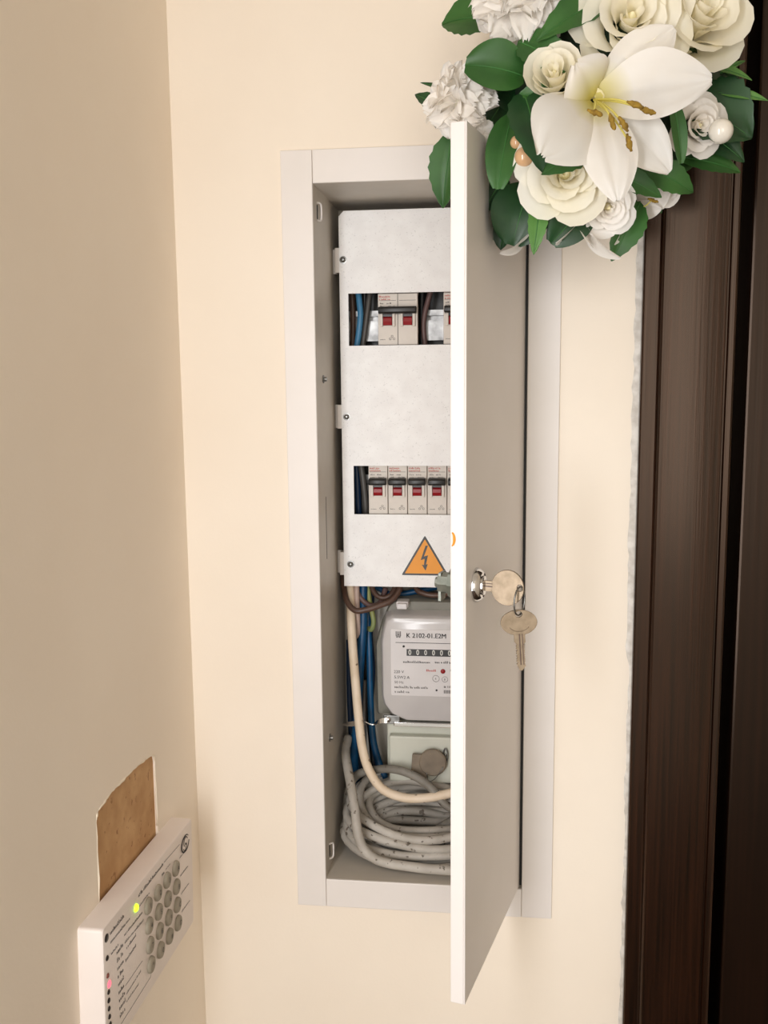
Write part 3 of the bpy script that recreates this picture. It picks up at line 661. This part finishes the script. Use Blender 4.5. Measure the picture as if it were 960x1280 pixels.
cable('wire', 'wire_mauve', 0.0027, [(442, 712, .110), (446, 738, .102), (455, 752, .099), (466, 757, .098), (476, 752, .101), (482, 735, .108)], 'mauve wire making a small loop under the cover plate', GM, 'wire')
cable('wire', 'wire_brown', 0.0027, [(462, 712, .110), (466, 737, .100), (476, 747, .096), (488, 744, .097), (496, 730, .104)], 'brown wire making the smallest loop above the meter', GM, 'wire')
cable('wire', 'wire_brown', 0.0028, [(516, 712, .112), (520, 735, .100), (530, 742, .096), (545, 744, .095), (562, 741, .098), (575, 725, .108)], 'brown wire looping above the meter near the lock', GM, 'wire')
cable('wire', 'wire_green', 0.0026, [(459, 715, .114), (461, 745, .107), (465, 765, .103), (467, 778, .102), (464, 787, .104), (459, 783, .112)], 'green and yellow earth wire hooked beside the meter', GM, 'wire')
cable('wire', 'wire_blue', 0.0030, [(470, 733, .116), (486, 742, .112), (505, 742, .112), (530, 737, .114), (550, 733, .118)], 'blue wire running sideways above the meter', GM, 'wire')

for k, (x_, x2, m_, lb) in enumerate(((450, 446, 'wire_black', 'added black wire deepest behind the thick blue wire'), (458, 470, 'wire_black', 'added black wire at the back next to the meter base'), (444, 452, 'wire_navy', 'added navy wire at the back corner of the cabinet'))):  # filler wires added to darken the space behind the others
    cable('wire', m_, 0.0034, [(x_, 712, .122), (x_ + 1, 780, .1255), (x_, 860, .1265), ((x_ + x2) / 2, 920, .1265), (x2, 985, .120)], lb, GM, 'wire')
# the coil: one long cable, several turns lying tilted on the cabinet floor
turns = [(0.0790, 0.0180, 0.0330, 0.104, 0.066), (0.0785, 0.0200, 0.0420, 0.108, 0.076), (0.0770, 0.0215, 0.0512, 0.112, 0.086), (0.0700, 0.0285, 0.0360, 0.100, 0.060),
         (0.0690, 0.0300, 0.0455, 0.104, 0.070), (0.0735, 0.0250, 0.0600, 0.116, 0.094), (0.0610, 0.0390, 0.0400, 0.093, 0.058), (0.0590, 0.0400, 0.0490, 0.096, 0.068), (0.0520, 0.0490, 0.0420, 0.088, 0.056), (0.0660, 0.0330, 0.0540, 0.110, 0.100), (0.0560, 0.0440, 0.0560, 0.100, 0.082), (0.0470, 0.0540, 0.0380, 0.086, 0.050)]
pts = []; n = 40; rr = random.Random(8)
ph = [rr.uniform(0, 6.28) for _ in turns]
for k in range(len(turns) * n):
    f = k / n; i = int(f); j = min(i + 1, len(turns) - 1); t_ = max(0.0, ((f - i) - 0.75) / 0.25); t_ = t_ * t_ * (3 - 2 * t_)
    T = [turns[i][q] * (1 - t_) + turns[j][q] * t_ for q in range(5)]; a = 6.2832 * f + 1.2
    wob = 0.0022 * math.sin(2 * a + ph[i])
    ym, zm, yh, zh = (T[1] + T[3]) / 2, (T[2] + T[4]) / 2, (T[3] - T[1]) / 2, (T[4] - T[2]) / 2
    pts.append(V((0.1165 + (T[0] + wob) * math.cos(a), ym + yh * math.sin(a), max(zm + zh * math.sin(a) + 0.0022 * math.sin(a * 3 + ph[i] * 2) * (1 if i > 0 else 0), 0.0325))))
b = MB(); b.tube(pts, 0.0042, 10)
b.free('coiled_cable', 'cable_grey', 'grey cable wound in a flat coil of many turns on the cabinet floor', 'cable', GC, smooth=True)
cable('cable', 'cable_grey', 0.0046, [(435, 922, .100), (432, 940, .080), (435, 962, .056), (440, 990, .036), (444, 1015, .024), (447, 1040, .016), (454, 1060, .010), (468, 1073, .0085), (485, 1079, .0085), (510, 1083, .0085), (545, 1087, .0085), (590, 1088, .010), (620, 1075, .020)], 'grey cable end hanging down in front of the coil at its left', GC)
cable('cable', 'cable_dark_grey', 0.0042, [(433, 1020, .078), (435, 990, .082), (446, 969, .072), (470, 962, .066), (495, 962, .060), (520, 971, .055), (540, 986, .050), (556, 1005, .046), (575, 1016, .044)], 'darker grey cable arching over the top of the coil', GC)
cable('cable', 'cable_grey', 0.0040, [(445, 1010, .075), (462, 990, .078), (485, 979, .076), (510, 976, .074), (535, 980, .072), (560, 985, .072), (590, 1000, .07)], 'pale grey cable crossing behind the beige cable above the coil', GC)
cable('cable', 'cable_dark_grey', 0.0038, [(530, 1045, .065), (545, 1037, .058), (565, 1025, .050), (590, 1012, .045)], 'dark grey cable stub slanting up inside the coil', GC)

# ------------------------------------------------------------------ alarm keypad on the left wall
al = math.radians(3.2)
KU = V((0, math.cos(al), -math.sin(al))); KV = V((0, math.sin(al), math.cos(al))); KN = X    # along to the corner, up, out
K0 = V((LW, -0.2610, 0.1287))                       # top edge, far from the corner
KLEN, KHT, KTH = 0.1915, 0.0960, 0.0182
kp = thing('alarm_keypad', K0 + KU * KLEN / 2 - KV * KHT, 'white alarm keypad with sixteen grey buttons on the left wall', 'keypad')
def rect(u0, u1, v0, v1): return [(u0, v0), (u1, v0), (u1, v1), (u0, v1)]
def krect(ins): return rounded([V((ins, -KHT + ins, 0)), V((KLEN - ins, -KHT + ins, 0)), V((KLEN - ins, -ins, 0)), V((ins, -ins, 0))], 0.003)
kr = lambda n_, ins: [K0 + KU * u + KV * v + KN * n_ for u, v in krect(ins)]
b = MB(); b.loft([kr(0, 0), kr(0.0165, 0.0004), kr(0.0177, 0.0010), kr(KTH, 0.0022)]); hs = b.build('housing', 'keypad_white', kp, smooth=True, auto=30)
def kpos(y, z):
    d_ = V((K0.x, y, z)) - K0; return d_.dot(KU), d_.dot(KV)
KS = KTH + 0.00012
for r in range(4):
    for c_ in range(4):
        u, v = kpos(-0.1178 - 0.02105 * c_, 0.0958 - 0.0163 * r + 0.0012 * c_); o = K0 + KU * u + KV * v
        b = MB(); b.lathe(o, KN, [(KTH - 0.0012, 0.0066), (KTH + 0.0014, 0.0065), (KTH + 0.0024, 0.0058), (KTH + 0.0028, 0.0046), (KTH + 0.0026, 0.0)], 22)
        bt = b.build('button', 'key_rubber', kp, smooth=True, auto=45)
        b = MB(); st = '123A456B789C*0#D'[r * 4 + (3 - c_)]
        b.text(st, o + KN * (KTH + 0.0030) - KU * 0.0010 - KV * 0.0018, KU, KV, 0.0058, bold=0.01); b.build('legend', 'print_black', bt)
def kmark(m, px, py): 
    pass
b = MB(); o = K0 + KU * kpos(-0.2035, 0.111)[0] + KV * kpos(-0.2035, 0.111)[1]
b.lathe(o, KN, [(KTH - 0.001, 0.0030), (KTH + 0.0008, 0.0030), (KTH + 0.0018, 0.0022), (KTH + 0.0022, 0.0)], 16); b.build('lamp', 'led_green', kp, smooth=True, auto=50)
leds = [(-0.2570, 0.1197, 'led_off', .0030), (-0.2573, 0.1052, 'led_off', .0020), (-0.2574, 0.0925, 'led_dim', .0018), (-0.2557, 0.0850, 'led_red', .0026), (-0.2574, 0.0802, 'led_off', .0018), (-0.2578, 0.0741, 'led_off', .0019),
        (-0.2581, 0.0682, 'led_off', .0018), (-0.2581, 0.0621, 'led_off', .0018), (-0.2575, 0.0561, 'led_off', .0018)]
for (y, z, m_, r_) in leds:
    u, v = kpos(y, z); o = K0 + KU * max(u, 0.0055) + KV * min(v, -0.0065)
    b = MB(); b.lathe(o, KN, [(KTH - 0.001, r_), (KTH + 0.0004, r_), (KTH + 0.0010, r_ * 0.6), (KTH + 0.0011, 0.0)], 14); b.build('lamp', m_, kp, smooth=True, auto=50)
b = MB()
def kline(y0, z0, y1, z1, w_=0.00045):
    u0, v0 = kpos(y0, z0); u1, v1 = kpos(y1, z1); p, q = K0 + KU * u0 + KV * v0 + KN * KS, K0 + KU * u1 + KV * v1 + KN * KS
    e = (q - p).cross(KN).normalized() * w_ / 2; b.add([p + e, q + e, q - e, p - e], [(0, 1, 2, 3)])
def kscrawl(y0, z0, y1, z1, h, seed):
    u0, v0 = kpos(y0, z0); u1, v1 = kpos(y1, z1); p, q = K0 + KU * u0 + KV * v0 + KN * KS, K0 + KU * u1 + KV * v1 + KN * KS
    e = (q - p).normalized(); b.scrawl(p - KN.cross(e) * h / 2, e, KN.cross(e), (q - p).length, h, seed)
kline(-0.1420, 0.1140, -0.1043, 0.1102); kscrawl(-0.1971, 0.1171, -0.1450, 0.1143, 0.0030, 1)
kscrawl(-0.1985, 0.1085, -0.1764, 0.1074, 0.0016, 2); kscrawl(-0.2498, 0.1195, -0.2244, 0.1180, 0.0032, 3); kscrawl(-0.2499, 0.1128, -0.2152, 0.1099, 0.0026, 4)
kscrawl(-0.2263, 0.1035, -0.1924, 0.1006, 0.0022, 5); kscrawl(-0.2262, 0.0975, -0.1901, 0.0934, 0.0022, 6); kscrawl(-0.2236, 0.0917, -0.2060, 0.0910, 0.0026, 7); kscrawl(-0.2267, 0.0836, -0.2075, 0.0832, 0.0026, 8)
kscrawl(-0.2500, 0.1040, -0.2380, 0.1030, 0.0020, 9)
for i in range(9): kscrawl(-0.2410, 0.0990 - i * 0.0061, -0.2310, 0.0985 - i * 0.0061, 0.0034, 20 + i)
kline(-0.2290, 0.0654, -0.1956, 0.0633); kscrawl(-0.2278, 0.0585, -0.1999, 0.0580, 0.0018, 31); kscrawl(-0.2284, 0.0529, -0.2052, 0.0509, 0.0018, 32)
kline(-0.2399, 0.0430, -0.1814, 0.0402); kline(-0.1814, 0.0402, -0.1790, 0.0430)
for i in range(4): kscrawl(-0.1060, 0.0990 - i * 0.0163, -0.0860, 0.0975 - i * 0.0163, 0.0018, 40 + i)
kscrawl(-0.1480, 0.1068, -0.1440, 0.1066, 0.0030, 50); kscrawl(-0.1390, 0.1066, -0.1290, 0.1060, 0.0014, 51)
# round emblem with an inner curl
u, v = kpos(-0.0905, 0.1040); o = K0 + KU * u + KV * v + KN * KS
b.tube([o + KU * 0.0098 * math.cos(a) + KV * 0.0068 * math.sin(a) for a in [0.6 + 5.6 * i / 26 for i in range(27)]], lambda t: 0.0003 + 0.0005 * math.sin(3.1416 * t), 5)
b.tube([o + KU * (0.0046 * math.cos(a) + 0.001) + KV * (0.0040 * math.sin(a) + 0.0012) for a in [0.3 + 3.6 * i / 14 for i in range(15)]], 0.0004, 5)
b.tube([o + KU * (0.0040 * math.cos(a) - 0.001) + KV * (0.0034 * math.sin(a) - 0.0022) for a in [3.4 + 3.2 * i / 14 for i in range(15)]], 0.0003, 5)
b.sphere(o + KU * 0.0012 - KV * 0.0008, 0.0010, 8)
b.build('printed_markings', 'print_black', hs)

# ------------------------------------------------------------------ flower ball
BC = at(748, 128, y=-0.082)
bq = thing('floral_wreath', BC - Z * 0.11, 'round arrangement of white lily, roses, carnations and green leaves above the cabinet door', 'flowers')
def blade(m, base, tip, width, nrm, arch=0.1, cup=0.15, prof=None, nu=12, nv=6, droop=0.0, fold=False, ruffle=0.0, seed=0, side_curve=0.0, serr=0.0, groove=0.0):
    base, tip = V(base), V(tip); ax_ = tip - base; L_ = ax_.length; a = ax_ / L_
    sd_ = a.cross(V(nrm)).normalized(); n_ = sd_.cross(a).normalized(); rnd = random.Random(seed); p1, p2 = rnd.uniform(0, 6.28), rnd.uniform(0, 6.28)
    def fn(t, s):
        s = s * 2 - 1; w_ = width / 2 * prof(t)
        if serr and abs(s) > 0.99: w_ *= 1 + serr * (0.5 if int(round(t * nu)) % 2 else -0.5)
        h = arch * L_ * 4 * t * (1 - t) - droop * L_ * t ** 3
        c_ = cup * w_ * 2 * ((abs(s) if fold else s * s))
        rf = ruffle * width * (t ** 1.5) * math.sin(7 * s + p1 + 3 * t) * abs(s) + ruffle * 0.6 * width * t ** 2 * math.sin(13 * s + p2)
        rf -= groove * width * math.exp(-(s / 0.16) ** 2) * math.sin(math.pi * min(1, t * 1.05))
        return base + a * (L_ * t) + n_ * (h + c_ + rf) + sd_ * (s * w_ + side_curve * L_ * 4 * t * (1 - t))
    m.grid(fn, nu, nv); return m
def p_leaf(t): return max(0.03, math.sin(math.pi * t ** 0.8) ** 0.75)
def p_round(t): return max(0.10, math.sin(math.pi * (0.04 + 0.93 * t)) ** 0.5)
def p_lily(t): return max(0.05, (0.34 + 0.66 * math.sin(min(1, t / 0.55) * math.pi / 2) ** 1.2) * (1 if t < 0.55 else math.cos(((t - 0.55) / 0.47) * math.pi / 2) ** 0.72))
def p_pet(t): return max(0.22, 0.45 + 0.55 * math.sin(min(1, t / 0.6) * math.pi / 2)) * (1 if t < 0.7 else math.sqrt(max(0.12, 1 - ((t - 0.7) / 0.32) ** 2)))
def wp(px, py, y): return at(px, py, y=y)
def leaf(b0, b1, wpx, m_='leaf_mid', nrm=(0, -1, 0.1), arch=0.08, cup=0.16, droop=0.08, prof=p_leaf, seed=0, serr=0.0, curve=0.0):
    """b0,b1 = (px,py,y) of base and tip; wpx = width in photo pixels"""
    p, q = wp(*b0), wp(*b1); dist = ((p + q) / 2 - CAM).dot(CF); w_ = wpx / FPX * dist
    m = MB(); blade(m, p, q, w_, nrm, arch, cup, prof, 14, 6, droop, True, 0.03, seed, curve, serr)
    lf = m.build('leaf', m_, bq, smooth=True)
    m = MB(); mid = [m_0 for m_0 in []]
    a = (q - p).normalized(); sd_ = a.cross(V(nrm)).normalized(); n_ = sd_.cross(a).normalized(); L_ = (q - p).length
    m.tube([p + a * (L_ * t) + n_ * (arch * L_ * 4 * t * (1 - t) - droop * L_ * t ** 3 + 0.0001) + sd_ * (curve * L_ * 4 * t * (1 - t)) for t in [i / 10 * 0.95 for i in range(11)]], lambda t: 0.0006 * (1 - t) + 0.00015, 5)
    m.build('midrib', 'leaf_rib', lf, smooth=True)
    return lf

# soaked foam core and the loop it hangs by
b = MB(); b.sphere(BC, 0.066, 24, (1.0, 0.92, 1.0)); b.build('foam_core', 'foam_green', bq, smooth=True)
b = MB(); top = BC + V((0, 0.02, 0.06)); b.tube(spline([top + V((-0.006, 0, 0)), top + V((-0.010, 0.03, 0.06)), top + V((0, 0.058, 0.115)), top + V((0.010, 0.03, 0.06)), top + V((0.006, 0, 0))], 6), 0.0016, 8); b.build('hanging_loop', 'ribbon', bq, smooth=True)

LEAVES = [  # base, tip, width px, material, normal, droop, profile
    ((625, 22, -.10), (551, 28, -.085), 62, 'leaf_mid', (0, -1, .3), .05, p_leaf),
    ((655, 95, -.135), (583, 78, -.145), 66, 'leaf_mid', (-.1, -1, .2), .10, p_round),
    ((648, 52, -.135), (712, 86, -.150), 50, 'leaf_mid', (0, -1, .2), .10, p_leaf),
    ((775, -8, -.125), (672, 46, -.150), 50, 'leaf_mid', (0, -1, .3), .05, p_leaf),
    ((572, 150, -.115), (518, 116, -.105), 26, 'leaf_dark', (0, -1, .2), .05, p_leaf),
    ((578, 122, -.115), (526, 106, -.100), 10, 'leaf_dark', (0, -1, .6), -.05, p_leaf),
    ((566, 165, -.105), (553, 260, -.100), 44, 'leaf_mid', (-.2, -1, 0), .04, p_leaf),
    ((655, 115, -.135), (680, 212, -.172), 58, 'leaf_dark', (0, -1, .1), .06, p_leaf),
    ((640, 145, -.130), (622, 234, -.150), 44, 'leaf_mid', (-.2, -1, 0), .05, p_round),
    ((734, 182, -.146), (680, 216, -.180), 40, 'leaf_mid', (.2, -1, 0), .05, p_leaf),
    ((660, 232, -.120), (640, 306, -.125), 76, 'leaf_dark', (0, -1, -.2), .06, p_round),
    ((632, 222, -.115), (604, 262, -.120), 40, 'leaf_dark', (-.4, -1, 0), .15, p_leaf),
    ((676, 245, -.130), (667, 318, -.140), 25, 'leaf_light', (0, -1, -.1), .02, p_leaf),
    ((735, 250, -.125), (690, 304, -.132), 52, 'leaf_dark', (.1, -1, -.2), .06, p_round),
    ((800, 252, -.110), (765, 326, -.115), 40, 'leaf_mid', (0, -1, -.1), .04, p_leaf),
    ((858, 130, -.100), (941, 170, -.110), 96, 'leaf_dark', (.1, -1, .3), .06, p_leaf),
    ((852, 150, -.095), (932, 200, -.100), 44, 'leaf_dark', (.1, -1, .2), .06, p_leaf),
    ((848, 62, -.095), (925, 104, -.095), 50, 'leaf_dark', (0, -1, .4), .0, p_leaf),
    ((870, 82, -.110), (940, 100, -.105), 17, 'leaf_light', (0, -1, .7), .0, p_leaf),
    ((898, 116, -.105), (960, 126, -.105), 15, 'leaf_light', (0, -1, .4), .0, p_leaf),
    ((900, 92, -.100), (932, 76, -.095), 8, 'leaf_light', (0, -1, .4), .0, p_leaf),
    ((840, 122, -.135), (852, 204, -.138), 20, 'leaf_mid', (.2, -1, 0), .02, p_round),
    ((745, 205, -.130), (828, 246, -.128), 32, 'leaf_mid', (0, -1, .1), .05, p_leaf),
    ((800, 205, -.120), (868, 240, -.112), 40, 'leaf_mid', (0, -1, .1), .05, p_leaf),
    ((845, 196, -.100), (928, 214, -.090), 30, 'leaf_mid', (0, -1, .3), .05, p_leaf),
    ((830, 60, -.125), (822, -12, -.110), 34, 'leaf_mid', (0, -1, .1), .02, p_round),
    ((832, 105, -.118), (868, 58, -.110), 40, 'leaf_dark', (0, -1, .1), .02, p_leaf),
    ((690, 195, -.118), (775, 150, -.118), 60, 'leaf_dark', (0, -1, -.1), .02, p_leaf),
    ((640, 112, -.100), (600, 175, -.095), 56, 'leaf_dark', (-.2, -1, .1), .02, p_leaf),
    ((740, 240, -.100), (802, 268, -.098), 40, 'leaf_dark', (0, -1, -.1), .04, p_leaf),
    ((700, 90, -.120), (745, 120, -.120), 60, 'leaf_dark', (0, -1, 0), .02, p_round),
    ((640, 250, -.105), (625, 312, -.105), 42, 'leaf_dark', (-.3, -1, -.1), .04, p_leaf),
    ((735, 92, -.125), (700, 70, -.14), 40, 'leaf_dark', (0, -1, .1), .02, p_leaf),
    ((690, 120, -.140), (648, 118, -.138), 26, 'leaf_mid', (0, -1, .1), .02, p_leaf),
]
for i, (p, q, w_, m_, n_, dr_, pf) in enumerate(LEAVES): leaf(p, q, w_, m_, n_, 0.06, 0.16, dr_, pf, i, 0.10 if pf is p_leaf and w_ > 20 else 0.0)
# leaves on the sides and top of the ball that carry the outline round
rr = random.Random(21)
for i in range(26):
    a = rr.uniform(-0.5, 3.6) if i < 18 else rr.uniform(3.6, 5.8); el = rr.uniform(-0.35, 0.35)
    dr_ = V((math.cos(a) * math.cos(el), math.sin(el) * 0.6 - 0.1, math.sin(a) * math.cos(el))).normalized()
    p = BC + dr_ * 0.058; L_ = rr.uniform(0.026, 0.040); tg = (dr_ + V((rr.uniform(-.5, .5), rr.uniform(-.3, 0.0), rr.uniform(-.5, .5)))).normalized()
    q = p + tg * L_
    if q.y > -0.022: q.y = -0.022
    if q.x < 0.215 and q.z < 0.69: continue
    m = MB(); blade(m, p, q, rr.uniform(0.022, 0.032), (dr_ * 0.4 - Y).normalized(), 0.1, 0.18, p_leaf, 10, 4, 0.1, True, 0.03, i)
    m.build('leaf', rr.choice(('leaf_dark', 'leaf_dark', 'leaf_mid')), bq, smooth=True)

def flower_frame(c, facing):
    a = V(facing).normalized(); e1 = a.cross(Z).normalized(); return V(c), a, e1, e1.cross(a)
def rose(c, facing, R_, m_='petal_cream', seed=0, layers=((2, 0.15, 0.92), (3, 0.28, 0.92), (3, 0.44, 0.90), (4, 0.64, 0.80), (5, 0.86, 0.60)), open_=1.0):
    c, a, e1, e2 = flower_frame(c, facing); rnd = random.Random(seed)
    m = MB(); sp = []
    m.loft([[c + a * (R_ * h) + (e1 * math.cos(6.2832 * i / 12) + e2 * math.sin(6.2832 * i / 12)) * (R_ * r_) for i in range(12)] for h, r_ in ((-0.55, .10), (-0.2, .22), (0.25, .16), (0.5, .08), (0.62, .03))])
    ro = m.build('rose', 'petal_core', bq, smooth=True)
    for li, (cnt, rad, hgt) in enumerate(layers):
        off = rnd.uniform(0, 6.28)
        for k in range(cnt):
            ph_ = off + 6.2832 * k / cnt + rnd.uniform(-.15, .15); span = 3.1416 / cnt * 1.45 if cnt > 2 else 1.9
            r_ = R_ * rad * rnd.uniform(0.94, 1.06); h_ = R_ * hgt * rnd.uniform(0.94, 1.05); curl = (0.06 + 0.10 * li) * R_ * open_
            def fn(t, s):
                s = s * 2 - 1; rd = 1 - 0.30 * abs(s) ** 3.0 * t
                tt = t * rd
                an = ph_ + s * span * (0.35 + 0.65 * math.sin(min(1.0, t * 1.25) * 1.5708)) + 0.10 * s * s
                r2 = r_ * (0.22 + 0.78 * math.sin(tt * 1.5708)) + curl * max(0, tt - 0.55) ** 2 * 5 - R_ * 0.07 * s * (1 if li % 2 else -1)
                hh = -0.55 * R_ + (h_ + 0.55 * R_) * (tt ** 0.9) - curl * max(0, tt - 0.7) ** 2 * 6
                return c + a * hh + (e1 * math.cos(an) + e2 * math.sin(an)) * r2
            m = MB(); m.grid(fn, 8, 8); m.build('petal', m_, ro, smooth=True)
    return ro
def carnation(c, facing, R_, seed=0, n=44):
    c, a, e1, e2 = flower_frame(c, facing); rnd = random.Random(seed)
    m = MB(); m.sphere(c - a * R_ * 0.1, R_ * 0.42, 12); co = m.build('carnation', 'petal_cream', bq, smooth=True)
    for k in range(n):
        th = math.acos(1 - 1.25 * (k + 0.5) / n); ph_ = k * 2.39996
        d_ = (a * math.cos(th) + (e1 * math.cos(ph_) + e2 * math.sin(ph_)) * math.sin(th)).normalized()
        up = (a * 1.0 + V((rnd.uniform(-.55, .55), rnd.uniform(-.55, .55), rnd.uniform(-.55, .55)))).normalized()
        m = MB(); blade(m, c + d_ * R_ * 0.12, c + d_ * R_ * rnd.uniform(0.86, 1.05), R_ * rnd.uniform(0.55, 0.8), up, 0.06, 0.10, p_pet, 8, 10, rnd.uniform(.05, .45), False, 0.12, k)
        m.build('petal', 'petal_white', co, smooth=True)
    return co
PXM = lambda px, y: px / FPX * (y - CAM.y)
carnation(wp(658, -2, -.120), (-.15, -1, .15), PXM(60, -.12), 3, 60)
carnation(wp(578, 128, -.118), (-.6, -.8, .1), PXM(44, -.118), 5, 46)
carnation(wp(602, 172, -.118), (-.5, -.9, -.2), PXM(20, -.118), 9, 16)
rose(wp(784, 34, -.128), (.05, -1, .1), PXM(56, -.128), 'petal_cream', 1)
rose(wp(694, 102, -.145), (-.15, -1, .25), PXM(36, -.145), 'petal_cream', 2, ((2, 0.16, 0.95), (2, 0.34, 0.98), (3, 0.58, 0.95), (3, 0.80, 0.85)), 0.4)
rose(wp(706, 218, -.140), (.0, -1, -.12), PXM(47, -.14), 'petal_cream', 14)
rose(wp(866, 30, -.115), (.30, -1, .25), PXM(50, -.115), 'petal_cream', 6, ((2, 0.15, 0.96), (2, 0.3, 0.98), (3, 0.5, 0.95), (4, 0.78, 0.85), (4, 0.95, 0.5)), 0.8)
rose(wp(866, 158, -.112), (.35, -.9, -.15), PXM(29, -.112), 'petal_white', 7)
rose(wp(758, 258, -.128), (.1, -1, -.3), PXM(27, -.128), 'petal_white', 8)
rose(wp(828, 236, -.098), (.3, -1, -.4), PXM(19, -.098), 'petal_white', 12, ((2, 0.3, 0.8), (3, 0.6, 0.75), (5, 0.95, 0.5)))

def lily(throat, petals, facing, seed=0, stamens=(), rs=1.0, pm='petal_white'):
    th = V(throat); f = V(facing).normalized()
    m = MB(); m.lathe(th - f * 0.010, f, [(0, 0.002), (0.004, 0.004), (0.010, 0.0065)], 12, False); lo = m.build('lily', 'petal_core', bq, smooth=True)
    for i, (tip, wd, arch, droop, cup) in enumerate(petals):
        tip = V(tip); d_ = (tip - th).normalized(); b0 = th - f * 0.006 + d_ * 0.002
        m = MB(); blade(m, b0, tip, wd, f, arch, cup, p_lily, 18, 12, droop, False, 0.035, seed + i, groove=0.05); m.build('petal', pm, lo, smooth=True)
    for i, (tip, ah) in enumerate(stamens):
        tip = V(tip); mid_ = (th + tip) / 2 + f * 0.003
        m = MB(); m.tube(spline([th - f * 0.004, mid_, tip], 6), 0.0007 * rs, 6); sm = m.build('filament', 'lily_yellow', lo, smooth=True)
        a = V(ah).normalized(); m = MB(); rnd = random.Random(i + seed)
        m.tube([tip + a * (0.011 * rs * (t - 0.4)) + V((rnd.uniform(-3e-4, 3e-4), 0, rnd.uniform(-3e-4, 3e-4))) for t in [k / 8 for k in range(9)]], lambda t: (0.0007 + 0.0013 * math.sin(3.1416 * t)) * rs * rnd.uniform(0.75, 1.25), 7); m.build('anther', 'anther', lo, smooth=True)
    return lo
yb = -.150
PW_ = lambda px: PXM(px, -.16)
lily_petal(wp(744, 122, yb) - ORG[bq.name])
lily(wp(744, 122, yb), [
    (wp(843, 34, -.152), PW_(60), .05, .02, .12),
    (wp(686, 186, -.194), PW_(96), .07, .10, -.10),
    (wp(838, 210, -.160), PW_(64), .05, .10, .08),
    (wp(888, 96, -.172), PW_(78), .08, .08, .14),
    (wp(775, 240, -.184), PW_(68), .08, .10, -.08),
    (wp(728, 84, -.172), PW_(72), .08, .20, -.05)], (0.15, -1, 0.0), 40,
    [(wp(786, 176, -.186), (.25, 0, -1)), (wp(778, 153, -.188), (.6, 0, -.9)), (wp(808, 138, -.184), (1, 0, -.35)), (wp(792, 130, -.186), (1, 0, -.4)), (wp(742, 140, -.178), (.5, 0, -.2)), (wp(765, 150, -.182), (.3, 0, -1))], 1.0, 'petal_lily')
lily(wp(728, 272, -.118), [
    (wp(768, 326, -.138), PXM(26, -.12), .10, .10, .15), (wp(700, 308, -.135), PXM(26, -.12), .05, .1, .1), (wp(738, 310, -.135), PXM(22, -.12), .05, .05, .1), (wp(690, 290, -.1), PXM(30, -.12), .05, .1, .1)], (0.0, -.6, -1), 70)
lily(wp(662, 285, -.118), [(wp(630, 320, -.136), PXM(24, -.12), .10, .10, .2), (wp(655, 306, -.11), PXM(20, -.12), .05, .1, .1)], (-0.2, -.6, -1), 80)
lily(wp(790, 262, -.100), [(wp(838, 236, -.112), PXM(38, -.12), .05, .05, .12), (wp(826, 262, -.105), PXM(26, -.12), .05, .05, .1), (wp(768, 306, -.118), PXM(12, -.12), .1, .0, .2)], (0.3, -.8, -.6), 90, [(wp(815, 250, -.118), (1, 0, -.4))], 0.7)
for (px, py, y, r_, m_) in ((901, 164, -.122, 14.2, 'pearl_white'), (655, 196, -.150, 11.5, 'pearl_peach'), (646, 178, -.146, 8, 'pearl_peach'), (700, 297, -.122, 6, 'berry'), (684, 146, -.150, 6, 'pearl_peach')):
    c = wp(px, py, y); m = MB(); m.sphere(c, PXM(r_, y), 20); po = m.build('pearl' if 'pearl' in m_ else 'berry', m_, bq, smooth=True)
    m = MB(); m.tube([c + Y * PXM(r_, y) * 0.9, c * 0.4 + (BC + (c - BC).normalized() * 0.055) * 0.6], 0.0006, 5); m.build('pick_stem', 'leaf_mid', po, smooth=True)
